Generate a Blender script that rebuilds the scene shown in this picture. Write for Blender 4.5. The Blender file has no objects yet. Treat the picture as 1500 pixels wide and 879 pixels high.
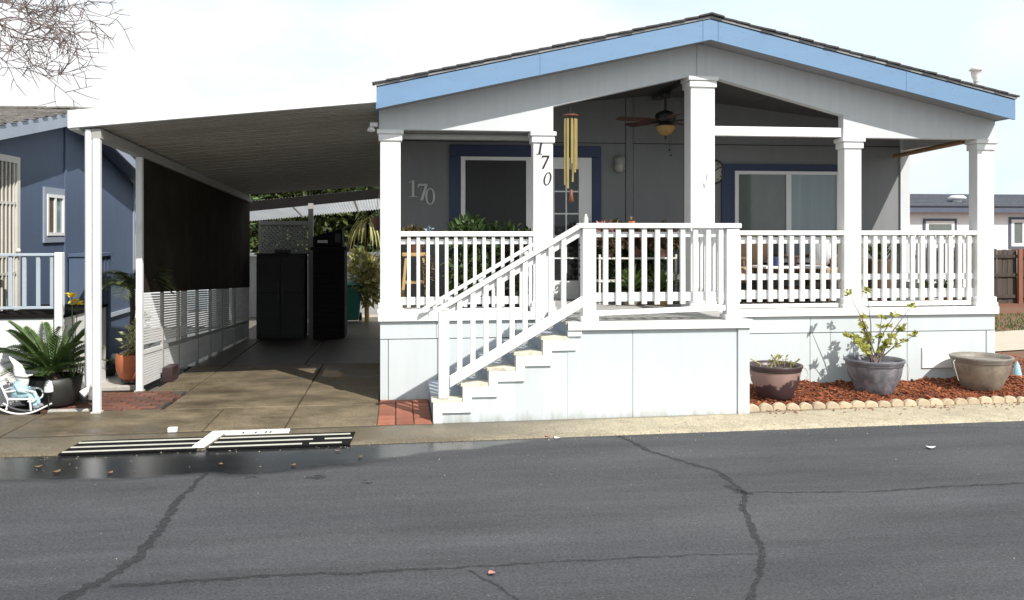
import bpy, bmesh, math, random
from mathutils import Vector, Matrix, Euler
R = math.radians
random.seed(7)
SC = bpy.context.scene
COL = SC.collection

# ------------------------------------------------------------------ camera
cam_d = bpy.data.cameras.new('camera')
cam_d.sensor_width = 36.0
cam_d.lens = 1300.0 / 1500.0 * 36.0
cam_d.shift_y = -101.5 / 1500.0
cam_d.clip_start = 0.05
cam_d.clip_end = 2000
cam = bpy.data.objects.new('camera', cam_d)
cam.location = (0.22, -9.75, 1.85)
cam.rotation_euler = (R(90), 0, -R(7.23))
COL.objects.link(cam)
SC.camera = cam

# ------------------------------------------------------------------ world, sun, exposure
SUN = Vector((-0.58, 1.0, -1.13)).normalized()      # direction the light travels
elev = math.asin(-SUN.z)
azim = math.atan2(-SUN.x, -SUN.y)                   # clockwise from +Y
W = bpy.data.worlds.new('World')
SC.world = W
W.use_nodes = True
nt = W.node_tree
nt.nodes.clear()
wo = nt.nodes.new('ShaderNodeOutputWorld')
bg = nt.nodes.new('ShaderNodeBackground')
sky = nt.nodes.new('ShaderNodeTexSky')
sky.sky_type = 'NISHITA'
sky.sun_disc = False
sky.sun_elevation = elev
sky.sun_rotation = azim
sky.dust_density = 0.4
tc = nt.nodes.new('ShaderNodeTexCoord')
mp = nt.nodes.new('ShaderNodeMapping')
mp.inputs['Scale'].default_value = (1.0, 1.0, 2.2)
mp.inputs['Location'].default_value = (0.35, 0.1, 0.2)
nz = nt.nodes.new('ShaderNodeTexNoise')
nz.inputs['Scale'].default_value = 2.3
nz.inputs['Detail'].default_value = 7
nz.inputs['Roughness'].default_value = 0.55
rp = nt.nodes.new('ShaderNodeValToRGB')
rp.color_ramp.elements[0].position = 0.30
rp.color_ramp.elements[0].color = (0.86, 0.86, 0.86, 1)
rp.color_ramp.elements[1].position = 0.52
rp.color_ramp.elements[1].color = (1, 1, 1, 1)
mx = nt.nodes.new('ShaderNodeMix')
mx.data_type = 'RGBA'
n2_ = nt.nodes.new('ShaderNodeTexNoise')                # thin and thick cloud, in sky-texture units
n2_.inputs['Scale'].default_value = 3.1
n2_.inputs['Detail'].default_value = 5
rq = nt.nodes.new('ShaderNodeValToRGB')
rq.color_ramp.elements[0].position = 0.40
rq.color_ramp.elements[0].color = (0.775, 0.905, 1.0, 1)
rq.color_ramp.elements[1].position = 0.60
rq.color_ramp.elements[1].color = (0.98, 0.99, 1.0, 1)
gn = nt.nodes.new('ShaderNodeMix'); gn.data_type = 'RGBA'; gn.blend_type = 'MULTIPLY'
gn.inputs['Factor'].default_value = 1.0
gn.inputs['B'].default_value = (10.7, 10.7, 10.7, 1)
nt.links.new(mp.outputs['Vector'], n2_.inputs['Vector'])
nt.links.new(n2_.outputs['Fac'], rq.inputs['Fac'])
nt.links.new(rq.outputs['Color'], gn.inputs['A'])
nt.links.new(gn.outputs['Result'], mx.inputs['B'])
nt.links.new(tc.outputs['Generated'], mp.inputs['Vector'])
nt.links.new(mp.outputs['Vector'], nz.inputs['Vector'])
nt.links.new(nz.outputs['Fac'], rp.inputs['Fac'])
nt.links.new(rp.outputs['Color'], mx.inputs['Factor'])
nt.links.new(sky.outputs['Color'], mx.inputs['A'])
nt.links.new(mx.outputs['Result'], bg.inputs['Color'])
bg.inputs['Strength'].default_value = 0.09
nt.links.new(bg.outputs['Background'], wo.inputs['Surface'])

sd = bpy.data.lights.new('sun', 'SUN')
sd.energy = 4.9
sd.angle = R(0.5)
sd.color = (1.0, 0.97, 0.92)
so = bpy.data.objects.new('sun', sd)
so.rotation_euler = SUN.to_track_quat('-Z', 'Y').to_euler()
so.location = (6, -12, 12)
COL.objects.link(so)
SC.view_settings.view_transform = 'Standard'
SC.view_settings.look = 'None'
SC.view_settings.gamma = 1
SC.view_settings.use_curve_mapping = False
SC.view_settings.exposure = 0.22
SC.render.engine = 'CYCLES'
SC.cycles.use_denoising = True
SC.cycles.max_bounces = 7
SC.cycles.transparent_max_bounces = 12

# ------------------------------------------------------------------ materials
def lin(r, g, b):
    f = lambda c: (c / 255 / 12.92) if c <= 10 else ((c / 255 + 0.055) / 1.055) ** 2.4
    return (f(r), f(g), f(b))

MATS = {}
ZS = {'pot_brown': (0.17, -2.6, 0.6), 'skirting_paint': (0.0, -2.2, 0.0)}
def mat(name, base, rough=0.6, var=0.12, scale=5.0, bump=0.0, bscale=70.0, metal=0.0, stretch=(1, 1, 1),
        island=0.0, second=None, sfac=(0.5, 0.7), sscale=3.0, spec=0.5, rough2=None, groove=None, coat=0.0, trans=0.0, orand=(0.95, 1.04)):
    m = bpy.data.materials.new(name)
    m.use_nodes = True
    t = m.node_tree
    N, L = t.nodes, t.links
    p = N['Principled BSDF']
    p.inputs['Roughness'].default_value = rough
    p.inputs['Metallic'].default_value = metal
    p.inputs['Specular IOR Level'].default_value = spec
    p.inputs['Coat Weight'].default_value = coat
    p.inputs['Coat Roughness'].default_value = 0.05
    c = N.new('ShaderNodeTexCoord')
    g = N.new('ShaderNodeMapping')
    g.inputs['Scale'].default_value = stretch
    L.new(c.outputs['Object'], g.inputs['Vector'])
    n = N.new('ShaderNodeTexNoise')
    n.inputs['Scale'].default_value = scale
    n.inputs['Detail'].default_value = 8
    n.inputs['Roughness'].default_value = 0.65
    L.new(g.outputs['Vector'], n.inputs['Vector'])
    r = N.new('ShaderNodeValToRGB')
    r.color_ramp.elements[0].position = 0.28
    r.color_ramp.elements[1].position = 0.72
    r.color_ramp.elements[0].color = tuple(max(0, x * (1 - var)) for x in base) + (1,)
    r.color_ramp.elements[1].color = tuple(min(1, x * (1 + var)) for x in base) + (1,)
    L.new(n.outputs['Fac'], r.inputs['Fac'])
    out = r.outputs['Color']
    if second:
        n2 = N.new('ShaderNodeTexNoise')
        n2.inputs['Scale'].default_value = sscale
        n2.inputs['Detail'].default_value = 6
        n2.inputs['Roughness'].default_value = 0.6
        L.new(g.outputs['Vector'], n2.inputs['Vector'])
        r2 = N.new('ShaderNodeValToRGB')
        r2.color_ramp.elements[0].position = sfac[0]
        r2.color_ramp.elements[1].position = sfac[1]
        if name in ZS:                               # spilled stain: wavy edge at a given height of the pot
            sz = N.new('ShaderNodeSeparateXYZ'); L.new(c.outputs['Object'], sz.inputs['Vector'])
            za = N.new('ShaderNodeMath'); za.operation = 'MULTIPLY_ADD'; za.inputs[1].default_value = ZS[name][1]; za.inputs[2].default_value = -ZS[name][1] * ZS[name][0]
            L.new(sz.outputs['Z'], za.inputs[0])
            zx = N.new('ShaderNodeMath'); zx.operation = 'MULTIPLY_ADD'; zx.inputs[1].default_value = ZS[name][2]
            L.new(sz.outputs['X'], zx.inputs[0]); L.new(za.outputs[0], zx.inputs[2])
            zb_ = N.new('ShaderNodeMath'); zb_.operation = 'ADD'
            L.new(zx.outputs[0], zb_.inputs[0]); L.new(n2.outputs['Fac'], zb_.inputs[1])
            L.new(zb_.outputs[0], r2.inputs['Fac'])
        else:
            L.new(n2.outputs['Fac'], r2.inputs['Fac'])
        x = N.new('ShaderNodeMix')
        x.data_type = 'RGBA'
        x.inputs['B'].default_value = tuple(second) + (1,)
        L.new(r2.outputs['Color'], x.inputs['Factor'])
        L.new(out, x.inputs['A'])
        out = x.outputs['Result']
        if rough2 is not None:
            mr = N.new('ShaderNodeMapRange')
            mr.inputs['To Min'].default_value = rough
            mr.inputs['To Max'].default_value = rough2
            L.new(r2.outputs['Color'], mr.inputs['Value'])
            L.new(mr.outputs['Result'], p.inputs['Roughness'])
    h = N.new('ShaderNodeHueSaturation')
    if island:
        ge = N.new('ShaderNodeNewGeometry')
        src, lo, hi = ge.outputs['Random Per Island'], 1 - island, 1 + island
    else:
        oi = N.new('ShaderNodeObjectInfo')
        src, lo, hi = oi.outputs['Random'], orand[0], orand[1]
    mr = N.new('ShaderNodeMapRange')
    mr.inputs['To Min'].default_value = lo
    mr.inputs['To Max'].default_value = hi
    L.new(src, mr.inputs['Value'])
    L.new(mr.outputs['Result'], h.inputs['Value'])
    L.new(out, h.inputs['Color'])
    out = h.outputs['Color']
    L.new(out, p.inputs['Base Color'])
    if bump or groove:
        b = N.new('ShaderNodeBump')
        b.inputs['Strength'].default_value = max(bump, 0.25 if groove else 0)
        b.inputs['Distance'].default_value = 0.01
        nb = N.new('ShaderNodeTexNoise')
        nb.inputs['Scale'].default_value = bscale
        nb.inputs['Detail'].default_value = 4
        L.new(g.outputs['Vector'], nb.inputs['Vector'])
        hh = nb.outputs['Fac']
        if groove:                                   # plywood siding: narrow vertical grooves every `groove` metres
            sx = N.new('ShaderNodeSeparateXYZ')
            L.new(c.outputs['Object'], sx.inputs['Vector'])
            ad = N.new('ShaderNodeMath'); ad.operation = 'ADD'
            L.new(sx.outputs['X'], ad.inputs[0]); L.new(sx.outputs['Y'], ad.inputs[1])
            dv = N.new('ShaderNodeMath'); dv.operation = 'DIVIDE'; dv.inputs[1].default_value = groove
            L.new(ad.outputs[0], dv.inputs[0])
            fr = N.new('ShaderNodeMath'); fr.operation = 'FRACT'
            L.new(dv.outputs[0], fr.inputs[0])
            lt = N.new('ShaderNodeMath'); lt.operation = 'GREATER_THAN'; lt.inputs[1].default_value = 0.05
            L.new(fr.outputs[0], lt.inputs[0])
            ml = N.new('ShaderNodeMath'); ml.operation = 'MULTIPLY_ADD'
            ml.inputs[1].default_value = 0.10
            L.new(nb.outputs['Fac'], ml.inputs[0]); L.new(lt.outputs[0], ml.inputs[2])
            hh = ml.outputs[0]
        L.new(hh, b.inputs['Height'])
        L.new(b.outputs['Normal'], p.inputs['Normal'])
    if trans:
        tl = N.new('ShaderNodeBsdfTranslucent')
        L.new(out, tl.inputs['Color'])
        ms = N.new('ShaderNodeMixShader')
        ms.inputs[0].default_value = trans
        L.new(p.outputs[0], ms.inputs[1]); L.new(tl.outputs[0], ms.inputs[2])
        L.new(ms.outputs[0], N['Material Output'].inputs['Surface'])
    MATS[name] = m
    return m

mat('white_paint', (0.80, 0.80, 0.78), 0.5, 0.04, 3, 0.05, 90, second=(0.50, 0.49, 0.45), sfac=(0.58, 0.85), sscale=9, stretch=(1, 1, 0.3))
mat('white_metal', (0.80, 0.80, 0.79), 0.4, 0.03, 2, second=(0.60, 0.58, 0.53), sfac=(0.60, 0.9), sscale=3)
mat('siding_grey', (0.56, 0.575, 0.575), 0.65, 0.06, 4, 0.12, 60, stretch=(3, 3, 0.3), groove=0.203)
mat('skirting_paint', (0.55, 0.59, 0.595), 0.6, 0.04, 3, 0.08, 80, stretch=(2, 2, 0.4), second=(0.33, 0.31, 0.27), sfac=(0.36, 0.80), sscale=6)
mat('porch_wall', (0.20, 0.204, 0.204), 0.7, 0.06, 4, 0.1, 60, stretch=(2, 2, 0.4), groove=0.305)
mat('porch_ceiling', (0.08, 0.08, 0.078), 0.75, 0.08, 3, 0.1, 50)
mat('fascia_blue', (0.145, 0.25, 0.39), 0.5, 0.05, 4, 0.06, 60, stretch=(0.6, 2, 2), second=(0.14, 0.27, 0.44), sfac=(0.5, 0.8), sscale=3)
mat('trim_navy', (0.026, 0.042, 0.098), 0.55, 0.08, 4, 0.06, 50)
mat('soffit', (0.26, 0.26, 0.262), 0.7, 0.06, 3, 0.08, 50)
mat('shingle', (0.055, 0.05, 0.048), 0.9, 0.35, 30, 0.5, 160, second=(0.10, 0.085, 0.075), sfac=(0.45, 0.7), sscale=9)
mat('shingle_brown', (0.175, 0.165, 0.15), 0.9, 0.3, 25, 0.5, 140, second=(0.10, 0.09, 0.08), sfac=(0.45, 0.65), sscale=8, island=0.25)
mat('shingle_grey', (0.075, 0.08, 0.098), 0.9, 0.3, 6, 0.4, 60)
mat('tread_paint', (0.60, 0.57, 0.46), 0.7, 0.12, 6, 0.15, 60, stretch=(1, 3, 1), second=(0.34, 0.31, 0.23), sfac=(0.48, 0.70), sscale=9)
mat('tread_shade', (0.26, 0.30, 0.36), 0.7, 0.15, 6, 0.15, 60, stretch=(1, 3, 1), second=(0.48, 0.46, 0.38), sfac=(0.50, 0.70), sscale=8)  # cream treads with the blue-grey shade of the stair rail painted in
mat('riser_shade', (0.27, 0.32, 0.39), 0.65, 0.1, 6, 0.1, 60)  # blue-grey shade of the side facing away from the sun, painted in
mat('deck_board', (0.36, 0.35, 0.33), 0.75, 0.15, 4, 0.2, 50, stretch=(0.5, 6, 6))
mat('carport_metal', (0.38, 0.37, 0.34), 0.5, 0.08, 1.2, 0.0, 50, stretch=(0.5, 1.5, 1), second=(0.28, 0.265, 0.235), sfac=(0.45, 0.8), sscale=1.2)
mat('screen_dark', (0.035, 0.029, 0.022), 0.95, 0.25, 2.5, 0.3, 120, spec=0.1, second=(0.060, 0.050, 0.038), sfac=(0.48, 0.75), sscale=1.4)
mat('cabinet_dark', (0.055, 0.055, 0.052), 0.7, 0.12, 4, spec=0.15)
mat('shed_dark', (0.022, 0.02, 0.02), 0.8, 0.15, 4, spec=0.1)
mat('black_void', (0.010, 0.010, 0.010), 0.9, 0.1, spec=0.1)
mat('dark_glass', (0.016, 0.016, 0.017), 0.06, 0.3, 1.5, spec=0.5)
mat('screen_mesh', (0.022, 0.021, 0.022), 0.55, 0.3, 120)
mat('pane_grey', (0.13, 0.15, 0.14), 0.07, 0.2, 2.0, stretch=(1, 1, 0.6), spec=0.5)
mat('pane_blue', (0.22, 0.285, 0.30), 0.06, 0.14, 1.5, stretch=(5, 1, 0.2), spec=0.5)  # bluish reflection painted into the base colour
mat('navy_siding', (0.085, 0.118, 0.185), 0.6, 0.07, 3, 0.12, 60, stretch=(2, 2, 0.3), groove=0.2)
mat('neighbor_trim', (0.30, 0.34, 0.41), 0.55, 0.07, 3, 0.05, 60)
mat('neighbor_rail', (0.42, 0.48, 0.53), 0.5, 0.08, 3)
mat('stucco', (0.76, 0.755, 0.73), 0.8, 0.05, 4, 0.15, 120)
mat('cream_bars', (0.62, 0.60, 0.54), 0.5, 0.08, 4)
mat('brick', (0.30, 0.105, 0.06), 0.85, 0.25, 14, 0.3, 120, second=(0.16, 0.06, 0.04), sfac=(0.5, 0.75), sscale=6, orand=(0.78, 1.2))
mat('brick_wet', (0.17, 0.065, 0.04), 0.55, 0.3, 14, 0.3, 100, second=(0.07, 0.05, 0.04), sfac=(0.45, 0.7), sscale=5, orand=(0.6, 1.25))
mat('brick_joint', (0.07, 0.06, 0.05), 0.95, 0.3, 20, 0.2, 100)
mat('soil', (0.10, 0.085, 0.065), 0.95, 0.3, 6, 0.4, 60)
mat('gravel_ground', (0.13, 0.115, 0.095), 0.95, 0.35, 30, 0.5, 80)
mat('terracotta', (0.42, 0.13, 0.055), 0.75, 0.12, 6, 0.08, 80, second=(0.30, 0.09, 0.045), sfac=(0.5, 0.8), sscale=4)
mat('pot_brown', (0.30, 0.19, 0.165), 0.6, 0.14, 6, 0.08, 60, second=(0.055, 0.028, 0.030), sfac=(0.47, 0.52), sscale=9)
mat('pot_brown_dark', (0.045, 0.026, 0.027), 0.4, 0.25, 6, 0.08, 60)
mat('pot_slate', (0.135, 0.135, 0.155), 0.55, 0.3, 12, 0.12, 50, second=(0.25, 0.235, 0.25), sfac=(0.46, 0.66), sscale=11)
mat('pot_taupe', (0.20, 0.17, 0.135), 0.6, 0.22, 10, 0.12, 50, second=(0.31, 0.245, 0.18), sfac=(0.44, 0.66), sscale=7)
mat('slate_rim', (0.115, 0.115, 0.13), 0.5, 0.25, 9, 0.1, 60, second=(0.20, 0.19, 0.20), sfac=(0.5, 0.7), sscale=9)
mat('taupe_rim', (0.185, 0.165, 0.14), 0.5, 0.2, 9, 0.1, 60, second=(0.27, 0.23, 0.185), sfac=(0.5, 0.7), sscale=9)
mat('pot_rim_dark', (0.12, 0.115, 0.115), 0.55, 0.2, 8)
mat('pot_black', (0.03, 0.03, 0.028), 0.5, 0.2, 5)
mat('mulch', (0.23, 0.066, 0.023), 0.9, 0.25, 20, island=0.55)
mat('mulch_soil', (0.10, 0.032, 0.015), 0.95, 0.35, 30, 0.5, 90)
mat('edging_stone', (0.52, 0.42, 0.29), 0.85, 0.14, 12, 0.25, 90, second=(0.36, 0.28, 0.19), sfac=(0.5, 0.8), sscale=9, orand=(0.85, 1.1))
mat('leaf_dark', (0.07, 0.115, 0.035), 0.5, 0.25, 6, island=0.45, trans=0.25)
mat('leaf_cycad', (0.085, 0.14, 0.04), 0.35, 0.3, 5, island=0.4, trans=0.15)
mat('leaf_palm', (0.13, 0.16, 0.07), 0.5, 0.25, 5, island=0.4, trans=0.25)
mat('leaf_mid', (0.12, 0.19, 0.045), 0.5, 0.25, 5, island=0.45, trans=0.3)
mat('leaf_hedge', (0.075, 0.095, 0.025), 0.55, 0.25, 5, island=0.5, trans=0.3)
mat('leaf_yellow', (0.33, 0.33, 0.06), 0.5, 0.2, 8, island=0.35, trans=0.35)
mat('leaf_straw', (0.34, 0.32, 0.12), 0.6, 0.25, 5, island=0.45, trans=0.25)
mat('leaf_variegated', (0.42, 0.44, 0.24), 0.5, 0.3, 8, island=0.5, trans=0.25)
mat('leaf_bronze', (0.11, 0.075, 0.035), 0.55, 0.3, 8, island=0.5, trans=0.2)
mat('petal_pink', (0.55, 0.25, 0.24), 0.6, 0.2, 9, island=0.3, trans=0.2)
mat('petal_coral', (0.42, 0.17, 0.15), 0.6, 0.2, 9, island=0.3, trans=0.2)
mat('petal_yellow', (0.85, 0.66, 0.05), 0.6, 0.2, 9, island=0.2, trans=0.2)
mat('petal_blue', (0.35, 0.52, 0.62), 0.6, 0.2, 9, island=0.2)
mat('stem_green', (0.12, 0.16, 0.06), 0.6, 0.2, 9)
mat('stem_brown', (0.14, 0.095, 0.06), 0.8, 0.25, 9, 0.2, 60)
mat('bark_pink', (0.17, 0.13, 0.115), 0.85, 0.25, 9, 0.2, 60)
mat('trunk_brown', (0.075, 0.05, 0.035), 0.9, 0.35, 14, 0.6, 60)
mat('wood_tan', (0.46, 0.29, 0.11), 0.55, 0.2, 8, 0.1, 50, stretch=(6, 6, 0.8))
mat('wood_red', (0.085, 0.03, 0.018), 0.45, 0.2, 6, 0.1, 50)
mat('fence_wood', (0.07, 0.052, 0.042), 0.85, 0.25, 5, 0.25, 60, stretch=(5, 5, 0.5), second=(0.035, 0.026, 0.022), sfac=(0.48, 0.7), sscale=3, orand=(0.7, 1.2))
mat('fence_post', (0.22, 0.085, 0.045), 0.8, 0.2, 5, 0.2, 60, stretch=(4, 4, 0.6))
mat('brass', (0.55, 0.43, 0.18), 0.3, 0.1, 6, metal=0.85)
mat('chime_wood', (0.20, 0.07, 0.035), 0.5, 0.2, 8)
mat('black_metal', (0.02, 0.02, 0.02), 0.5, 0.2, 8)
mat('number_black', (0.015, 0.015, 0.016), 0.5, 0.1, 8)
mat('number_silver', (0.42, 0.42, 0.40), 0.4, 0.1, 8, metal=0.3)
mat('lamp_glass', (0.40, 0.25, 0.08), 0.35, 0.12, 6)
mat('lamp_pewter', (0.30, 0.31, 0.27), 0.5, 0.15, 12)
mat('clock_face', (0.42, 0.40, 0.34), 0.6, 0.1, 5)
mat('cushion_tan', (0.42, 0.29, 0.19), 0.9, 0.1, 10, 0.15, 200)
mat('cushion_navy', (0.035, 0.05, 0.13), 0.9, 0.1, 10)
mat('cushion_white', (0.70, 0.71, 0.73), 0.9, 0.05, 5)
mat('wicker', (0.12, 0.075, 0.045), 0.75, 0.35, 60, 0.4, 140)
mat('cream_plate', (0.78, 0.78, 0.76), 0.6, 0.03, 5)
mat('bar_cream', (0.45, 0.44, 0.38), 0.6, 0.08, 12, 0.1, 80)
mat('bin_green', (0.012, 0.10, 0.075), 0.4, 0.12, 5)
mat('wall_grey', (0.34, 0.335, 0.33), 0.8, 0.1, 5, 0.1, 60)
mat('gnome_white', (0.74, 0.73, 0.71), 0.6, 0.06, 8)
mat('gnome_blue', (0.36, 0.56, 0.62), 0.6, 0.08, 8)
mat('gnome_grey', (0.20, 0.21, 0.24), 0.6, 0.15, 8)
mat('rock', (0.17, 0.155, 0.15), 0.85, 0.25, 8, 0.5, 40, second=(0.10, 0.06, 0.055), sfac=(0.5, 0.7), sscale=9)
mat('grit', (0.24, 0.21, 0.17), 0.9, 0.3, 8, island=0.4)
mat('rock_pale', (0.42, 0.40, 0.36), 0.85, 0.2, 8, 0.4, 40)
mat('lawn', (0.14, 0.085, 0.045), 0.95, 0.35, 9, 0.4, 90, second=(0.17, 0.062, 0.035), sfac=(0.42, 0.58), sscale=0.6)
mat('grass_green', (0.10, 0.13, 0.035), 0.7, 0.3, 4, island=0.4)
mat('driveway_shade', (0.055, 0.045, 0.032), 0.45, 0.35, 3, 0.15, 90)  # darker copy of the concrete: the carport's deep shade put into the colour
mat('path_concrete', (0.45, 0.39, 0.31), 0.85, 0.1, 6, 0.15, 90)
mat('translucent_panel', (0.72, 0.73, 0.74), 0.5, 0.12, 3, trans=0.42)
mat('beam_dark', (0.014, 0.013, 0.012), 0.9, 0.2, 6, spec=0.05)
mat('bamboo', (0.30, 0.17, 0.075), 0.6, 0.25, 9, stretch=(1, 4, 4))
mat('blind_grey', (0.34, 0.335, 0.32), 0.7, 0.08, 6)
mat('white_house', (0.86, 0.87, 0.88), 0.6, 0.03, 3)
mat('window_trim_dark', (0.085, 0.10, 0.14), 0.6, 0.1, 3)
mat('leaf_litter', (0.15, 0.095, 0.045), 0.8, 0.3, 9, island=0.4)
mat('leaf_litter_red', (0.45, 0.20, 0.17), 0.8, 0.3, 9)
m_ = mat('crack_tar', (0.024, 0.024, 0.026), 0.85, 0.3, 20, 0.3, 100)
N_, L_ = m_.node_tree.nodes, m_.node_tree.links
tn = N_.new('ShaderNodeTexNoise'); tn.inputs['Scale'].default_value = 38; tn.inputs['Detail'].default_value = 5; tn.inputs['Roughness'].default_value = 0.8
L_.new(next(x for x in N_ if x.type == 'TEX_COORD').outputs['Object'], tn.inputs['Vector'])
tr = N_.new('ShaderNodeMapRange'); tr.inputs['From Min'].default_value = 0.36; tr.inputs['From Max'].default_value = 0.56
tr.inputs['To Min'].default_value = 0.08; tr.inputs['To Max'].default_value = 0.62
L_.new(tn.outputs['Fac'], tr.inputs['Value'])
L_.new(tr.outputs['Result'], N_['Principled BSDF'].inputs['Alpha'])

def custom_ground():
    # asphalt: dark, speckled with pale aggregate, streaked along the lane, wet along the left gutter
    m = mat('asphalt', (0.058, 0.0603, 0.065), 0.82, 0.27, 1.6, 0.0, 300, stretch=(0.22, 1.9, 1))
    N, L = m.node_tree.nodes, m.node_tree.links
    p = N['Principled BSDF']
    c = next(x for x in N if x.type == 'TEX_COORD')
    base = p.inputs['Base Color'].links[0].from_socket
    sp = N.new('ShaderNodeTexNoise'); sp.inputs['Scale'].default_value = 60; sp.inputs['Detail'].default_value = 5; sp.inputs['Roughness'].default_value = 0.75
    L.new(c.outputs['Object'], sp.inputs['Vector'])
    r1 = N.new('ShaderNodeValToRGB'); r1.color_ramp.elements[0].position = 0.3; r1.color_ramp.elements[1].position = 0.72
    r1.color_ramp.elements[0].color = (0.42, 0.42, 0.42, 1); r1.color_ramp.elements[1].color = (1.65, 1.65, 1.65, 1)
    L.new(sp.outputs['Fac'], r1.inputs['Fac'])
    mu = N.new('ShaderNodeMix'); mu.data_type = 'RGBA'; mu.blend_type = 'MULTIPLY'; mu.inputs['Factor'].default_value = 1
    L.new(base, mu.inputs['A']); L.new(r1.outputs['Color'], mu.inputs['B'])
    oi2 = N.new('ShaderNodeTexNoise'); oi2.inputs['Scale'].default_value = 0.8; oi2.inputs['Detail'].default_value = 7; oi2.inputs['Roughness'].default_value = 0.6
    om = N.new('ShaderNodeMapping'); om.inputs['Scale'].default_value = (0.55, 1.5, 1); om.inputs['Location'].default_value = (3.3, 1.7, 0)
    L.new(c.outputs['Object'], om.inputs['Vector']); L.new(om.outputs['Vector'], oi2.inputs['Vector'])
    orp = N.new('ShaderNodeValToRGB'); orp.color_ramp.elements[0].position = 0.33; orp.color_ramp.elements[1].position = 0.66
    orp.color_ramp.elements[0].color = (0.80, 0.80, 0.81, 1); orp.color_ramp.elements[1].color = (1.14, 1.13, 1.11, 1)
    L.new(oi2.outputs['Fac'], orp.inputs['Fac'])
    mo = N.new('ShaderNodeMix'); mo.data_type = 'RGBA'; mo.blend_type = 'MULTIPLY'; mo.inputs['Factor'].default_value = 1
    L.new(mu.outputs['Result'], mo.inputs['A']); L.new(orp.outputs['Color'], mo.inputs['B'])
    mu = mo
    vo = N.new('ShaderNodeTexVoronoi'); vo.inputs['Scale'].default_value = 26
    L.new(c.outputs['Object'], vo.inputs['Vector'])
    vr = N.new('ShaderNodeMapRange'); vr.inputs['From Min'].default_value = 0.10; vr.inputs['From Max'].default_value = 0.05
    L.new(vo.outputs['Distance'], vr.inputs['Value'])
    vw = N.new('ShaderNodeTexWhiteNoise'); L.new(vo.outputs['Position'], vw.inputs['Vector'])
    vt = N.new('ShaderNodeMath'); vt.operation = 'GREATER_THAN'; vt.inputs[1].default_value = 0.78
    L.new(vw.outputs['Value'], vt.inputs[0])
    vm = N.new('ShaderNodeMath'); vm.operation = 'MULTIPLY'
    L.new(vr.outputs['Result'], vm.inputs[0]); L.new(vt.outputs[0], vm.inputs[1])
    sm = N.new('ShaderNodeMix'); sm.data_type = 'RGBA'; sm.inputs['B'].default_value = (0.26, 0.25, 0.24, 1)
    L.new(vm.outputs[0], sm.inputs['Factor']); L.new(mu.outputs['Result'], sm.inputs['A'])
    # wet mask
    sx = N.new('ShaderNodeSeparateXYZ'); L.new(c.outputs['Object'], sx.inputs['Vector'])
    wn = N.new('ShaderNodeTexNoise'); wn.inputs['Scale'].default_value = 1.3; wn.inputs['Detail'].default_value = 6
    L.new(c.outputs['Object'], wn.inputs['Vector'])
    xr = N.new('ShaderNodeMapRange')           # limit line y(x): -2.72 up to x=-0.8, rising to -1.80 at x=2.3
    xr.interpolation_type = 'SMOOTHSTEP'
    xr.inputs['From Min'].default_value = -1.3; xr.inputs['From Max'].default_value = 2.5
    xr.inputs['To Min'].default_value = -2.74; xr.inputs['To Max'].default_value = -1.68
    L.new(sx.outputs['X'], xr.inputs['Value'])
    nn = N.new('ShaderNodeMath'); nn.operation = 'MULTIPLY_ADD'; nn.inputs[1].default_value = 0.55; nn.inputs[2].default_value = -0.275
    L.new(wn.outputs['Fac'], nn.inputs[0])
    ya = N.new('ShaderNodeMath'); ya.operation = 'ADD'; L.new(sx.outputs['Y'], ya.inputs[0]); L.new(nn.outputs[0], ya.inputs[1])
    df = N.new('ShaderNodeMath'); df.operation = 'SUBTRACT'; L.new(ya.outputs[0], df.inputs[0]); L.new(xr.outputs['Result'], df.inputs[1])
    wm = N.new('ShaderNodeMapRange'); wm.inputs['From Min'].default_value = -0.05; wm.inputs['From Max'].default_value = 0.10
    L.new(df.outputs[0], wm.inputs['Value'])
    dk = N.new('ShaderNodeMix'); dk.data_type = 'RGBA'; dk.blend_type = 'MULTIPLY'; dk.inputs['B'].default_value = (0.36, 0.36, 0.36, 1)
    L.new(wm.outputs['Result'], dk.inputs['Factor']); L.new(sm.outputs['Result'], dk.inputs['A'])
    L.new(dk.outputs['Result'], p.inputs['Base Color'])
    wr = N.new('ShaderNodeMapRange'); wr.inputs['To Min'].default_value = 0.85; wr.inputs['To Max'].default_value = 0.17
    L.new(wm.outputs['Result'], wr.inputs['Value']); L.new(wr.outputs['Result'], p.inputs['Roughness'])
    b = N.new('ShaderNodeBump'); b.inputs['Strength'].default_value = 0.35; b.inputs['Distance'].default_value = 0.008
    bs = N.new('ShaderNodeMapRange'); bs.inputs['To Min'].default_value = 0.45; bs.inputs['To Max'].default_value = 0.12
    L.new(wm.outputs['Result'], bs.inputs['Value']); L.new(bs.outputs['Result'], b.inputs['Strength'])
    L.new(sp.outputs['Fac'], b.inputs['Height']); L.new(b.outputs['Normal'], p.inputs['Normal'])
    p.inputs['Specular IOR Level'].default_value = 0.4

    # concrete of the driveway and gutter: damp brown on the left, dry and sandy on the right
    for name, dry, wet, xa, xb, rw in (('gutter_concrete', (0.44, 0.385, 0.285), (0.135, 0.11, 0.075), 2.6, 0.9, 0.42),
                                       ('driveway_concrete', (0.215, 0.17, 0.108), (0.085, 0.065, 0.041), 99, 98, 0.30)):
        m = mat(name, dry, 0.85, 0.16, 7, 0.0, 120)
        N, L = m.node_tree.nodes, m.node_tree.links
        p = N['Principled BSDF']
        c = next(x for x in N if x.type == 'TEX_COORD')
        base = p.inputs['Base Color'].links[0].from_socket
        sx = N.new('ShaderNodeSeparateXYZ'); L.new(c.outputs['Object'], sx.inputs['Vector'])
        wn = N.new('ShaderNodeTexNoise'); wn.inputs['Scale'].default_value = 1.6; wn.inputs['Detail'].default_value = 8; wn.inputs['Roughness'].default_value = 0.62
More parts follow.
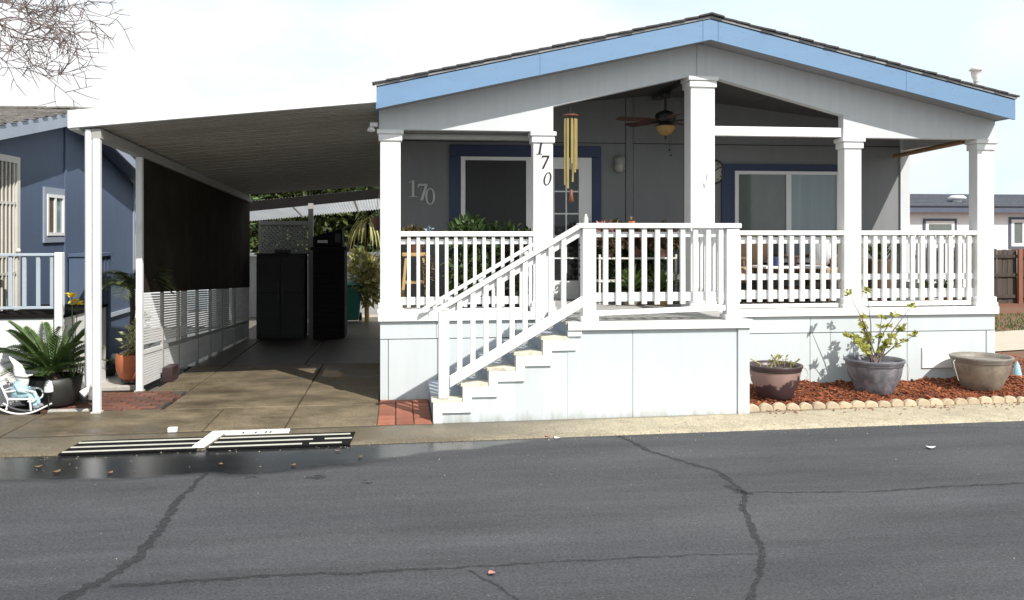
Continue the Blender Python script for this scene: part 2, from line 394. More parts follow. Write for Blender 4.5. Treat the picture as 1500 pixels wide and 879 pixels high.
        mp2 = N.new('ShaderNodeMapping'); mp2.inputs['Scale'].default_value = (0.8, 1.3, 1)
        L.new(c.outputs['Object'], mp2.inputs['Vector']); L.new(mp2.outputs['Vector'], wn.inputs['Vector'])
        if name == 'gutter_concrete':
            a = N.new('ShaderNodeMapRange'); a.inputs['From Min'].default_value = xb; a.inputs['From Max'].default_value = xa
            a.inputs['To Min'].default_value = 1.0; a.inputs['To Max'].default_value = 0.0
            L.new(sx.outputs['X'], a.inputs['Value'])
            q = N.new('ShaderNodeMath'); q.operation = 'MULTIPLY_ADD'; q.inputs[1].default_value = 1.4; q.inputs[2].default_value = -0.7
            L.new(wn.outputs['Fac'], q.inputs[0])
            s2 = N.new('ShaderNodeMath'); s2.operation = 'ADD'; s2.use_clamp = True
            L.new(a.outputs['Result'], s2.inputs[0]); L.new(q.outputs[0], s2.inputs[1])
            wmask = s2.outputs[0]
        else:
            a = N.new('ShaderNodeMapRange'); a.inputs['From Min'].default_value = -1.0; a.inputs['From Max'].default_value = -3.2
            a.inputs['To Min'].default_value = -0.02; a.inputs['To Max'].default_value = 0.04
            L.new(sx.outputs['X'], a.inputs['Value'])
            s1 = N.new('ShaderNodeMath'); s1.operation = 'ADD'
            L.new(wn.outputs['Fac'], s1.inputs[0]); L.new(a.outputs['Result'], s1.inputs[1])
            s2 = N.new('ShaderNodeMapRange'); s2.inputs['From Min'].default_value = 0.36; s2.inputs['From Max'].default_value = 0.66
            L.new(s1.outputs[0], s2.inputs['Value'])
            wmask = s2.outputs['Result']
        x = N.new('ShaderNodeMix'); x.data_type = 'RGBA'; x.inputs['B'].default_value = wet + (1,)
        L.new(wmask, x.inputs['Factor']); L.new(base, x.inputs['A'])
        sp = N.new('ShaderNodeTexNoise'); sp.inputs['Scale'].default_value = 48; sp.inputs['Detail'].default_value = 5; sp.inputs['Roughness'].default_value = 0.85
        L.new(c.outputs['Object'], sp.inputs['Vector'])
        r1 = N.new('ShaderNodeValToRGB'); r1.color_ramp.elements[0].position = 0.32; r1.color_ramp.elements[1].position = 0.7
        r1.color_ramp.elements[0].color = (0.42, 0.40, 0.37, 1); r1.color_ramp.elements[1].color = (1.42, 1.42, 1.38, 1)
        L.new(sp.outputs['Fac'], r1.inputs['Fac'])
        mu = N.new('ShaderNodeMix'); mu.data_type = 'RGBA'; mu.blend_type = 'MULTIPLY'; mu.inputs['Factor'].default_value = 1
        L.new(x.outputs['Result'], mu.inputs['A']); L.new(r1.outputs['Color'], mu.inputs['B'])
        L.new(mu.outputs['Result'], p.inputs['Base Color'])
        mr = N.new('ShaderNodeMapRange'); mr.inputs['To Min'].default_value = 0.88; mr.inputs['To Max'].default_value = rw
        L.new(wmask, mr.inputs['Value']); L.new(mr.outputs['Result'], p.inputs['Roughness'])
        b = N.new('ShaderNodeBump'); b.inputs['Strength'].default_value = 0.3; b.inputs['Distance'].default_value = 0.008
        L.new(sp.outputs['Fac'], b.inputs['Height']); L.new(b.outputs['Normal'], p.inputs['Normal'])
custom_ground()

# ------------------------------------------------------------------ builders
def wloc(o):
    v = Vector((0, 0, 0))
    while o is not None:
        v += o.location
        o = o.parent
    return v

class MB:
    """collects faces in world coordinates and links them as one mesh object"""
    def __init__(s):
        s.v, s.f, s.sm = [], [], []
    def add(s, vs, fs, smooth=False):
        k = len(s.v)
        s.v += [tuple(v) for v in vs]
        s.f += [tuple(i + k for i in f) for f in fs]
        s.sm += [smooth] * len(fs)
        return s
    def hexa(s, p):
        return s.add(p, [(3, 2, 1, 0), (4, 5, 6, 7), (0, 1, 5, 4), (1, 2, 6, 5), (2, 3, 7, 6), (3, 0, 4, 7)])
    def box(s, x0, x1, y0, y1, z0, z1):
        return s.hexa([(x0, y0, z0), (x1, y0, z0), (x1, y1, z0), (x0, y1, z0), (x0, y0, z1), (x1, y0, z1), (x1, y1, z1), (x0, y1, z1)])
    def obox(s, c, size, rot):
        M = Euler(rot).to_matrix() if not isinstance(rot, Matrix) else rot
        c = Vector(c)
        a, b, d = (x / 2 for x in size)
        return s.hexa([c + M @ Vector(q) for q in ((-a, -b, -d), (a, -b, -d), (a, b, -d), (-a, b, -d), (-a, -b, d), (a, -b, d), (a, b, d), (-a, b, d))])
    def bar(s, p, q, w, h, up=(0, 0, 1)):
        """rectangular bar from p to q, w across, h along `up`"""
        p, q = Vector(p), Vector(q)
        d = (q - p).normalized()
        sd = d.cross(Vector(up))
        if sd.length < 1e-5:
            sd = Vector((1, 0, 0))
        sd.normalize()
        u = sd.cross(d).normalized()
        a, b = sd * w / 2, u * h / 2
        return s.hexa([p - a - b, p + a - b, q + a - b, q - a - b, p - a + b, p + a + b, q + a + b, q - a + b])
    def prism(s, poly, axis, a, b):
        """poly of 2D points, extruded along axis from a to b ('y': x,z ; 'x': y,z ; 'z': x,y)"""
        if axis == 'y':
            P = lambda u, v, w: (u, w, v)
        elif axis == 'x':
            P = lambda u, v, w: (w, u, v)
        else:
            P = lambda u, v, w: (u, v, w)
        n = len(poly)
        vs = [P(u, v, a) for u, v in poly] + [P(u, v, b) for u, v in poly]
        fs = [tuple(range(n)), tuple(range(2 * n - 1, n - 1, -1))] + [(i, (i + 1) % n, n + (i + 1) % n, n + i) for i in range(n)]
        return s.add(vs, fs)
    def tube(s, pts, r, n=6, caps=True):
        pts = [Vector(p) for p in pts]
        rs = r if isinstance(r, (list, tuple)) else [r] * len(pts)
        vs, fs = [], []
        ref = Vector((0, 0, 1))
        for i, p in enumerate(pts):
            d = (pts[min(i + 1, len(pts) - 1)] - pts[max(i - 1, 0)]).normalized()
            a = d.cross(ref)
            if a.length < 0.05:
                a = d.cross(Vector((1, 0, 0)))
            a.normalize()
            b = d.cross(a).normalized()
            for k in range(n):
                t = 2 * math.pi * k / n
                vs.append(p + (a * math.cos(t) + b * math.sin(t)) * rs[i])
        for i in range(len(pts) - 1):
            for k in range(n):
                fs.append((i * n + k, i * n + (k + 1) % n, (i + 1) * n + (k + 1) % n, (i + 1) * n + k))
        s.add(vs, fs, True)
        if caps:
            m = len(pts) - 1
            s.add(vs[:n], [tuple(range(n - 1, -1, -1))]); s.add(vs[m * n:], [tuple(range(n))])
        return s
    def lathe(s, prof, c, n=24, wob=0.0):
        vs, fs = [], []
        for r, z in prof:
            for k in range(n):
                t = 2 * math.pi * k / n
                q = r * (1 + wob * math.sin(n / 2 * t + 0.3))
                vs.append((c[0] + q * math.cos(t), c[1] + q * math.sin(t), c[2] + z))
        for i in range(len(prof) - 1):
            for k in range(n):
                fs.append((i * n + k, i * n + (k + 1) % n, (i + 1) * n + (k + 1) % n, (i + 1) * n + k))
        s.add(vs, fs, True)
        if prof[0][0] > 1e-4:
            s.add(vs[:n], [tuple(range(n - 1, -1, -1))])
        if prof[-1][0] > 1e-4:
            s.add(vs[-n:], [tuple(range(n))])
        return s
    def ball(s, c, r, n=12, m=8, sq=(1, 1, 1), rot=None):
        vs, fs = [], []
        M = Euler(rot).to_matrix() if rot else Matrix.Identity(3)
        for i in range(m + 1):
            a = math.pi * i / m
            for k in range(n):
                t = 2 * math.pi * k / n
                q = Vector((r * sq[0] * math.sin(a) * math.cos(t), r * sq[1] * math.sin(a) * math.sin(t), r * sq[2] * math.cos(a)))
                vs.append(Vector(c) + M @ q)
        for i in range(m):
            for k in range(n):
                fs.append((i * n + k, (i + 1) * n + k, (i + 1) * n + (k + 1) % n, i * n + (k + 1) % n))
        return s.add(vs, fs, True)
    def leaf(s, p, d, L, w, up=None, fold=0.0):
        """one pointed leaf of four vertices (two triangles joined along the midrib)"""
        p, d = Vector(p), Vector(d).normalized()
        up = Vector(up) if up is not None else Vector((random.uniform(-1, 1), random.uniform(-1, 1), random.uniform(0.1, 1)))
        sd = d.cross(up)
        if sd.length < 1e-4:
            sd = d.cross(Vector((1, 0.3, 0)))
        sd.normalize()
        nrm = sd.cross(d)
        m = p + d * L * 0.45 + nrm * fold * w
        return s.add([p, m + sd * w / 2, p + d * L - nrm * fold * w, m - sd * w / 2], [(0, 1, 2), (0, 2, 3)])
    def mesh(s, name, bevel=0.0):
        me = bpy.data.meshes.new(name)
        me.from_pydata(s.v, [], s.f)
        me.polygons.foreach_set('use_smooth', s.sm)
        bm = bmesh.new(); bm.from_mesh(me)
        bmesh.ops.recalc_face_normals(bm, faces=bm.faces)
        if bevel:
            es = [e for e in bm.edges if len(e.link_faces) == 2 and e.calc_face_angle(0) > 0.6]
            bmesh.ops.bevel(bm, geom=es, offset=bevel, segments=1, profile=0.6, affect='EDGES', clamp_overlap=True)
        bm.to_mesh(me); bm.free()
        me.update()
        return me
    def build(s, name, m, parent=None, bevel=0.0, kind=None, label=None):
        if parent is not None:
            o = wloc(parent)
            s.v = [(a - o.x, b - o.y, c - o.z) for a, b, c in s.v]
        me = s.mesh(name, bevel)
        me.materials.append(MATS[m] if isinstance(m, str) else m)
        return link(name, me, parent, None, kind=kind, label=label)

def link(name, me, parent=None, at=None, rot=None, scale=None, kind=None, label=None):
    o = bpy.data.objects.new(name, me)
    if parent is not None:
        o.parent = parent
    if at is not None:
        o.location = Vector(at) - (wloc(parent) if parent is not None else Vector((0, 0, 0)))
    if rot is not None:
        o.rotation_euler = rot
    if scale is not None:
        o.scale = scale if isinstance(scale, (tuple, list)) else (scale,) * 3
    if kind:
        o['kind'] = kind
    if label:
        o['label'] = label
    COL.objects.link(o)
    return o

def tag(o, label, cat, group=None):
    o['label'] = label; o['category'] = cat
    if group:
        o['group'] = group
    return o

def thing(name, loc, label, cat, group=None):
    o = bpy.data.objects.new(name, None)
    o.empty_display_size = 0.1
    o.location = loc
    COL.objects.link(o)
    return tag(o, label, cat, group)

def setting(name, loc=(0, 0, 0)):
    o = bpy.data.objects.new(name, None)
    o.location = loc
    o['kind'] = 'structure'
    COL.objects.link(o)
    return o

def node(name, parent, loc):
    """an empty that gathers the pieces of one part"""
    o = bpy.data.objects.new(name, None)
    o.parent = parent
    o.location = Vector(loc) - wloc(parent)
    COL.objects.link(o)
    return o

def shared(mb, name, m, bevel=0.0):
    me = mb.mesh(name, bevel)
    me.materials.append(MATS[m])
    return me

rnd = random.uniform
def gz(y):                                        # the lot falls gently towards the back
    return -0.012 * min(max(0.0, y), 14.0)
def ye(x):                                        # kerb line: where the asphalt begins
    return -1.842 + 0.0255 * x

# ------------------------------------------------------------------ the ground
g = MB()
ys = [-60, -30, -8, -3, -1, 0, 2, 4, 6, 8, 10, 12, 14, 30, 80, 300]
for a, b in zip(ys[:-1], ys[1:]):
    g.add([(-300, a, gz(a) - 0.07), (300, a, gz(a) - 0.07), (300, b, gz(b) - 0.07), (-300, b, gz(b) - 0.07)], [(0, 1, 2, 3)])
g.build('ground', 'gravel_ground', kind='structure')
g = MB()
g.add([(-80, -13.5, -0.03), (80, -13.5, -0.03), (80, ye(80), -0.03), (-80, ye(-80), -0.03)], [(0, 1, 2, 3)])
g.build('road', 'asphalt', kind='structure')
# rolled concrete gutter along the lane
g = MB()
prof = [(0.0, -0.036), (0.015, -0.018), (0.12, -0.012), (0.30, 0.0), (0.50, 0.006), (0.60, 0.004), (0.60, -0.05)]
xs = [-40, -12, -6, -3, -1, 1, 3, 5, 7, 10, 20, 40]
vs = []
for x in xs:
    for t, z in prof:
        vs.append((x, ye(x) + t * (1.22 if x > 3.5 else 1.0), z))
n = len(prof)
g.add(vs, [(i * n + k, (i + 1) * n + k, (i + 1) * n + k + 1, i * n + k + 1) for i in range(len(xs) - 1) for k in range(n - 1)], True)
g.build('concrete_gutter', 'gutter_concrete', kind='structure')

# cracks in the asphalt: filled with dark tar, ragged strips
def crack(pts, w0, w1, seed):
    rr = random.Random(seed)
    P = []
    for (a, b) in zip(pts[:-1], pts[1:]):
        L = math.dist(a, b)
        k = max(2, int(L / 0.035))
        for i in range(k):
            t = i / k
            P.append((a[0] + (b[0] - a[0]) * t, a[1] + (b[1] - a[1]) * t))
    P.append(pts[-1])
    wander = 0
    vs = []
    for i, p in enumerate(P):
        q = P[min(i + 1, len(P) - 1)]; o = P[max(i - 1, 0)]
        d = Vector((q[0] - o[0], q[1] - o[1])).normalized()
        nx, ny = -d.y, d.x
        wander = wander * 0.85 + rr.uniform(-1, 1) * 0.010
        w = (w0 + (w1 - w0) * i / len(P)) * rr.uniform(0.45, 1.35)
        vs.append((p[0] + nx * (wander + w / 2), p[1] + ny * (wander + w / 2), -0.026))
        vs.append((p[0] + nx * (wander - w / 2), p[1] + ny * (wander - w / 2), -0.026))
    m = MB()
    m.add(vs, [(2 * i, 2 * i + 1, 2 * i + 3, 2 * i + 2) for i in range(len(P) - 1)])
    return m
CR = [([(-1.25, -2.60), (-1.269, -2.75), (-1.317, -3.27), (-1.265, -3.79), (-1.27, -4.45), (-1.365, -4.74), (-1.6, -5.3)], 0.04, 0.10),
      ([(2.216, -1.80), (2.334, -2.37), (2.683, -3.06), (2.70, -3.61), (2.511, -3.99), (2.379, -4.69), (2.189, -5.09), (1.90, -5.5)], 0.05, 0.04),
      ([(2.72, -3.64), (3.45, -3.74), (4.28, -3.69), (4.83, -3.68), (5.6, -3.6)], 0.03, 0.03),
      ([(-1.30, -4.82), (-0.46, -4.80), (0.58, -4.81), (1.245, -4.77), (2.285, -4.81)], 0.045, 0.016),
      ([(0.60, -4.85), (0.74, -5.08), (0.87, -5.4)], 0.03, 0.015),
      ([(2.62, -3.45), (2.66, -3.6), (2.74, -3.68)], 0.10, 0.05),
      ([(5.1, -1.78), (5.9, -1.95), (6.9, -2.15)], 0.018, 0.018)]
cr = setting('asphalt_crack', (0, 0, 0))
for i, (p, a, b) in enumerate(CR):
    crack(p, a, b, 40 + i).build('crack_filler', 'crack_tar', cr)
g = MB()
for (x, y, w) in ((-0.42, -2.87, 0.16), (-0.02, -3.02, 0.13), (-0.9, -2.80, 0.09)):
    for k in range(6):
        a = rnd(0, 6.28); q = rnd(0.3, 1) * w * 0.5
        c = (x + rnd(-w, w) * 0.45, y + rnd(-w, w) * 0.35)
        g.add([(c[0] + q * math.cos(a + t) * rnd(0.5, 1), c[1] + 0.5 * q * math.sin(a + t) * rnd(0.5, 1), -0.0255 + 0.0003 * k) for t in (0, 1.2, 2.4, 3.7, 5)], [(0, 1, 2, 3, 4)])
g.build('tar_blotch', 'crack_tar', kind='structure')

# driveway: separate slabs with open joints
dr = setting('driveway', (0, 0, 0))
def slab(x0, x1, y0, y1, name='concrete_slab', m='driveway_concrete', top=0.006, parent=dr, gap=0.007):
    x0 += gap; x1 -= gap; y0 += gap; y1 -= gap
    a, b = gz(y0) + top, gz(y1) + top
    mb = MB()
    mb.hexa([(x0, y0, a - 0.1), (x1, y0, a - 0.1), (x1, y1, b - 0.1), (x0, y1, b - 0.1), (x0, y0, a), (x1, y0, a), (x1, y1, b), (x0, y1, b)])
    return mb.build(name, m, parent, bevel=0.006)
def yb(x):
    return ye(x) + 0.60
# front apron
for x0, x1 in ((-6.5, -3.32), (-3.32, -1.585), (-1.585, -0.845), (-0.845, 0.01)):
    mb = MB(); a, b = x0 + .007, x1 - .007
    y1 = -0.215 if x0 > -3.4 else -0.30
    mb.hexa([(a, yb(a) + .006, -.1), (b, yb(b) + .006, -.1), (b, y1, -.1), (a, y1, -.1), (a, yb(a) + .006, .008), (b, yb(b) + .006, .008), (b, y1, .006), (a, y1, .006)])
    mb.build('concrete_slab', 'driveway_concrete', dr, bevel=0.006)
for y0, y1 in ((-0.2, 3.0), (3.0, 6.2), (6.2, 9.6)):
    dm = 'driveway_concrete' if y0 < 3 or y0 > 6.3 else 'driveway_shade'  # slabs deep in the carport get the copy with painted shade
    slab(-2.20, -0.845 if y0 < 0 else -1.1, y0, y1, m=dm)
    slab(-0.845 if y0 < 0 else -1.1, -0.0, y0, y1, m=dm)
    slab(-2.75 if y0 > 0 else -2.62, -2.20, max(y0, 0.95), y1, m=dm)
slab(-0.9, 0.0, 9.6, 11.5, m='path_concrete')
slab(-4.15, -2.92, 1.26, 4.2, m='rock_pale', top=-0.004)
slab(-4.15, -2.90, 4.2, 8.5, m='rock_pale', top=-0.004)

# red pavers beside the stair
bp = setting('brick_paving', (0.28, -0.7, 0))
me = shared(MB().box(-0.083, 0.083, -0.098, 0.098, -0.05, 0.0), 'brick', 'brick', 0.006)
g = MB().box(0.0, 0.55, -1.25, -0.02, -0.07, -0.004)
g.build('joint_sand', 'brick_joint', bp)
for i in range(3):
    for j in range(6):
        link('brick', me, bp, (0.093 + i * 0.176, -1.135 + j * 0.205 , 0.012 + rnd(-.003, .003)), (rnd(-.01, .01), rnd(-.01, .01), rnd(-.02, .02)))
# damp pavers at the carport posts
bp = setting('brick_paving', (-2.8, 0.4, 0))
me = shared(MB().box(-0.094, 0.094, -0.046, 0.046, -0.05, 0.0), 'brick', 'brick_wet', 0.006)
MB().hexa([(-3.36, -0.10, -.07), (-2.28, -0.20, -.07), (-2.24, 0.94, -.07), (-3.12, 0.94, -.07), (-3.36, -0.10, -.012), (-2.28, -0.20, -.012), (-2.24, 0.94, -.012), (-3.12, 0.94, -.012)]).build('joint_sand', 'brick_joint', bp)
for j in range(10):
    for i in range(6):
        y = -0.10 + j * 0.103
        x = -3.33 + i * 0.2 + (0.1 if j % 2 else 0) + 0.018 * j
        if -3.38 + 0.02 * j < x < -2.30 and not (-3.0 < x < -2.7 and y < -0.2):
            link('brick', me, bp, (x, y - 0.03 * (x + 3.3), 0.008 + rnd(-.006, .006)), (rnd(-.02, .02), rnd(-.02, .02), rnd(-.05, .05)))

# planting bed: mulch mounded towards the skirting
g = MB()
def bed_z(x, y):
    t = min(1, max(0, (y + 1.0) / 1.0))
    return 0.015 + 0.085 * t + 0.012 * math.sin(x * 7 + y * 5) + 0.01 * math.sin(x * 17 - y * 9)
nx, ny = 46, 10
vs = []
for i in range(nx + 1):
    for j in range(ny + 1):
        x = 3.73 + (8.6 - 3.73) * i / nx
        y = -1.0 + 0.02 * (x - 3.73) + (0.998 - 0.02 * (x - 3.73)) * j / ny
        vs.append((x, y, bed_z(x, y)))
g.add(vs, [(i * (ny + 1) + j, (i + 1) * (ny + 1) + j, (i + 1) * (ny + 1) + j + 1, i * (ny + 1) + j + 1) for i in range(nx) for j in range(ny)], True)
g.build('planting_bed', 'mulch_soil', kind='structure')
g = MB()
for k in range(5200):
    x = rnd(3.74, 8.4); y = rnd(-0.97 + 0.02 * (x - 3.73), -0.01)
    L, w, h = rnd(0.015, 0.06), rnd(0.006, 0.02), rnd(0.003, 0.008)
    if rnd(0, 1) < .05:
        L, w, h = rnd(.07, .12), rnd(.012, .03), .008
    g.obox((x, y, bed_z(x, y) + rnd(0.0, 0.016)), (L, w, h), (rnd(-.5, .5), rnd(-.5, .5), rnd(0, 6.28)))
g.build('bark_mulch', 'mulch', kind='stuff')

# scalloped edging stones
es = setting('garden_edging', (5.8, -0.98, 0))
for k in range(30):
    x = 3.815 + k * 0.146
    y = -1.0 + 0.02 * (x - 3.73)
    r = 0.073
    poly = [(-r, -0.05), (r, -0.05), (r * 0.99, 0.012)] + [(r * math.cos(a), 0.012 + 0.058 * rnd(.94, 1.06) * math.sin(a)) for a in [math.pi * q / 8 for q in range(1, 8)]] + [(-r * 0.99, 0.012)]
    m = MB().prism(poly, 'y', -0.045, 0.02)
    ja, jb, jc = rnd(.94, 1.02), rnd(-.008, .008), rnd(-.008, .006)
    m.v = [(a * ja + x + c * jb * 4, b + y + jb, c + jc) for a, b, c in m.v]
    me = m.build('edging_stone', 'edging_stone', es, bevel=0.008)
    me.rotation_euler = (0, 0, 0)

# yard to the right of the house
g = MB()
g.add([(7.30, 1.0, gz(1) - .05), (60, 1.0, gz(1) - .05), (60, 60, -0.2), (7.30, 60, -0.2)], [(0, 1, 2, 3)])
g.build('lawn', 'lawn', kind='structure')
g = MB()
a = gz(4)
g.add([(7.3, 2.6, a), (11, 3.5, a), (22, 7.0, a), (30, 10, a), (30, 12.5, a), (22, 9.6, a), (12.2, 5.9, a), (7.3, 4.6, a)], [tuple(range(8))])
g.build('path', 'path_concrete', kind='structure')
g = MB()
for k in range(9000):
    x, y = rnd(9.5, 19), rnd(5.6, 9.6)
    if y < 2.2 + .30 * x or y > 2.2 + .30 * x + 2.6 or rnd(0, 1) < .25:
        continue
    g.leaf((x, y, -.062 - .0023 * (y - 1) - .004), (rnd(-.5, .5), rnd(-.5, .5), 1), rnd(.04, .09), .022)
g.build('grass', 'grass_green', kind='stuff')

# ------------------------------------------------------------------ the house
DZ = 0.955                                        # deck level
HW = 7.25                                         # width of the front
APX = 3.62
house = thing('mobile_home', (APX, 0, 0), 'grey manufactured home with bright blue fascia boards, white columns and a raised front porch', 'house')

def rz(x, z_end=3.168, z_top=3.985):               # underside of the roof at x
    return z_end + (z_top - z_end) * (1 - abs(x - APX) / APX)

# gable wall above the porch
poly = [(0.0, 2.955), (1.92, 2.955), (1.92, 3.235), (3.52, 3.61), (3.78, 3.61), (5.34, 3.195), (5.34, 2.935), (HW, 2.935), (HW, rz(HW) + .02), (APX, rz(APX) + .02), (0.0, rz(0) + .02)]
bm_parts = [[(0.0, 2.955), (1.92, 2.955), (1.92, rz(1.92)), (0.0, rz(0))], [(1.92, 3.235), (3.52, 3.61), (3.52, rz(3.52)), (1.92, rz(1.92))],
            [(3.52, 3.61), (3.74, 3.61), (3.74, rz(3.74)), (APX, rz(APX)), (3.52, rz(3.52))], [(3.74, 3.61), (5.34, 3.195), (5.34, rz(5.34)), (3.74, rz(3.74))],
            [(5.34, 2.935), (HW, 2.935), (HW, rz(HW)), (5.34, rz(5.34))]]
g = MB()
# one clean face front and back, side faces only round the outline
out = [(0.0, 2.955), (1.92, 2.955), (1.92, 3.235), (3.52, 3.61), (3.74, 3.61), (5.34, 3.195), (5.34, 2.935), (HW, 2.935), (HW, rz(HW)), (APX, rz(APX)), (0.0, rz(0))]
for y, sgn in ((0.0, 1), (0.12, -1)):
    for q in bm_parts:
        g.add([(u, y, v) for u, v in q], [tuple(range(len(q)))])
g.add([(u, 0.0, v) for u, v in out] + [(u, 0.12, v) for u, v in out], [(i, (i + 1) % 11, 11 + (i + 1) % 11, 11 + i) for i in range(11)])
g.build('gable_wall', 'siding_grey', house)
MB().box(3.575, 3.69, -0.014, -0.001, 3.60, 3.965).build('gable_batten', 'siding_grey', house)

# roof: decking, fascia, soffit, shingles
OV = 0.33                                         # front overhang
for sgn in (-1, 1):
    x_e = APX + sgn * 3.645
    dz = 0.82 / 3.62
    def zz(x, o):
        return 3.955 + o - abs(x - APX) * dz
    g = MB()
    xe = x_e - sgn * 0.03
    g.hexa([(APX, -OV + .03, zz(APX, .10)), (xe, -OV + .03, zz(xe, .10)), (xe, 7.3, zz(xe, .10)), (APX, 7.3, zz(APX, .10)),
            (APX, -OV + .03, zz(APX, .235)), (xe, -OV + .03, zz(xe, .235)), (xe, 7.3, zz(xe, .235)), (APX, 7.3, zz(APX, .235))])
    g.build('roof_deck', 'soffit', house)
    g = MB()
    g.hexa([(APX, -OV + .03, zz(APX, .02)), (xe, -OV + .03, zz(xe, .02)), (xe, 0.02, zz(xe, .02)), (APX, 0.02, zz(APX, .02)),
            (APX, -OV + .03, zz(APX, .098)), (xe, -OV + .03, zz(xe, .098)), (xe, 0.02, zz(xe, .098)), (APX, 0.02, zz(APX, .098))])
    g.build('soffit', 'soffit', house)
    g = MB()
    g.hexa([(APX, -OV, zz(APX, 0)), (x_e, -OV, zz(x_e, 0)), (x_e, -OV + .03, zz(x_e, 0)), (APX, -OV + .03, zz(APX, 0)),
            (APX, -OV, zz(APX, .225)), (x_e, -OV, zz(x_e, .225)), (x_e, -OV + .03, zz(x_e, .225)), (APX, -OV + .03, zz(APX, .225))])
    g.build('fascia_board', 'fascia_blue', house)
    for d, w_ in ((0.085, .004), (1.9 if sgn < 0 else 2.3, .003)):   # butt joints
        xa, xb_ = APX + sgn * d, APX + sgn * (d + w_)
        MB().hexa([(xa, -OV - .0012, zz(xa, .002)), (xb_, -OV - .0012, zz(xb_, .002)), (xb_, -OV - .0004, zz(xb_, .002)), (xa, -OV - .0004, zz(xa, .002)),
                   (xa, -OV - .0012, zz(xa, .223)), (xb_, -OV - .0012, zz(xb_, .223)), (xb_, -OV - .0004, zz(xb_, .223)), (xa, -OV - .0004, zz(xa, .223))]).build('butt_joint', 'trim_navy', house)
    g = MB()
    for k in range(15):
        x = APX + sgn * (.12 + k * .25)
        for o in (.05, .175):
            g.box(x - .005, x + .005, -OV - .002, -OV - .0003, zz(x, o) - .005, zz(x, o) + .005)
    g.build('nail_heads', 'fascia_blue', house, kind='stuff')
    g = MB()                                      # side fascia under the eave
    g.box(min(x_e, x_e - sgn * .03), max(x_e, x_e - sgn * .03), -OV + .032, 7.3, zz(x_e, .02), zz(x_e, .23))
    g.build('eave_board', 'fascia_blue', house)
    # brown drip strip between fascia and shingles
    g = MB().hexa([(APX, -OV - .012, zz(APX, .234)), (x_e + sgn * .012, -OV - .012, zz(x_e, .234)), (x_e + sgn * .012, 7.3, zz(x_e, .234)), (APX, 7.3, zz(APX, .234)),
                   (APX, -OV - .012, zz(APX, .258)), (x_e + sgn * .012, -OV - .012, zz(x_e, .258)), (x_e + sgn * .012, 7.3, zz(x_e, .258)), (APX, 7.3, zz(APX, .258))])
    g.build('drip_edge', 'soffit', house)
    # shingles: the tabs along the rake one by one, the field behind as courses
    ang = math.atan(dz)
    me = shared(MB().box(-0.078, 0.078, 0.0, 0.34, -0.004, 0.014), 'shingle', 'shingle')
    nsh = 25
    for k in range(nsh):
        d = (k + 0.5) * 3.68 / nsh
        x = APX + sgn * d
        link('shingle', me, house, (x, -OV - .032 + rnd(-.008, .008), zz(x, .266) + rnd(0, .006)), (rnd(-.02, .02), sgn * ang + sgn * -0.045 + rnd(-.015, .015), 0))
    g = MB()
    for k in range(25):
        d0, d1 = k * 0.148, (k + 1) * 0.148 + 0.03
        x0, x1 = APX + sgn * d0, APX + sgn * d1
        g.hexa([(x0, -OV + .30, zz(x0, .260)), (x1, -OV + .30, zz(x1, .260)), (x1, 7.3, zz(x1, .260)), (x0, 7.3, zz(x0, .260)),
                (x0, -OV + .30, zz(x0, .268)), (x1, -OV + .30, zz(x1, .284)), (x1, 7.3, zz(x1, .284)), (x0, 7.3, zz(x0, .268))])
    g.build('shingle_field', 'shingle', house, kind='stuff')
for k in range(14):                               # ridge caps
    y = -OV - .045 + k * 0.14
    RD = 0.03
    m = MB().hexa([(APX - .14, y, 4.165), (APX, y, 4.20), (APX, y + .17, 4.196), (APX - .14, y + .17, 4.16), (APX - .14, y, 4.182), (APX, y, 4.218), (APX, y + .17, 4.212), (APX - .14, y + .17, 4.178)])
    m.hexa([(APX, y, 4.20), (APX + .14, y, 4.165), (APX + .14, y + .17, 4.16), (APX, y + .17, 4.196), (APX, y, 4.218), (APX + .14, y, 4.182), (APX + .14, y + .17, 4.178), (APX, y + .17, 4.212)])
    m.v = [(a, b, c + RD) for a, b, c in m.v]
    m.build('ridge_cap', 'shingle', house)
m = MB().prism([(APX + .22, 3.86), (APX + .36, 3.825), (APX + .36, 3.835), (APX + .22, 3.87)], 'y', -.30, -.18)
m.v = [(a, b, c + 0.075) for a, b, c in m.v]
m.build('soffit_vent', 'black_void', house)

# porch back wall and the body of the house
BW = 1.75
g = MB()
def cz(x):                                        # porch ceiling underside
    return 3.245 + (3.66 - 3.245) * (1 - abs(x - APX) / APX) * 1.0 + 0.0
for x0, x1 in ((0.0, 3.20), (3.20, 3.30), (3.30, 4.00), (4.0, HW - .05)):
    pl = [(x0 + .004, DZ - .3), (x1 - .004, DZ - .3), (x1 - .004, cz(x1) + .05)] + ([(APX, cz(APX) + .05)] if x0 < APX < x1 else []) + [(x0 + .004, cz(x0) + .05)]
    y0 = BW - (0.012 if x1 - x0 < 0.2 else 0)
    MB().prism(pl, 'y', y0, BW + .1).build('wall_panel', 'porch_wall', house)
MB().box(0.0, HW - .05, BW - .006, BW + .02, 3.005, 3.012).build('wall_seam', 'black_void', house)
MB().box(0.0, 0.10, BW + .1, 7.0, -.1, 3.12).build('side_wall', 'siding_grey', house)
MB().box(HW - .15, HW - .05, BW + .1, 7.0, -.1, 3.12).build('side_wall', 'siding_grey', house)
MB().prism([(0, -.1), (HW - .05, -.1), (HW - .05, 3.1), (APX, 3.9), (0, 3.1)], 'y', 6.9, 6.99).build('end_wall', 'siding_grey', house)
MB().box(HW - .17, HW - .035, BW - .03, BW + .09, DZ, 3.2).build('corner_trim', 'siding_grey', house)
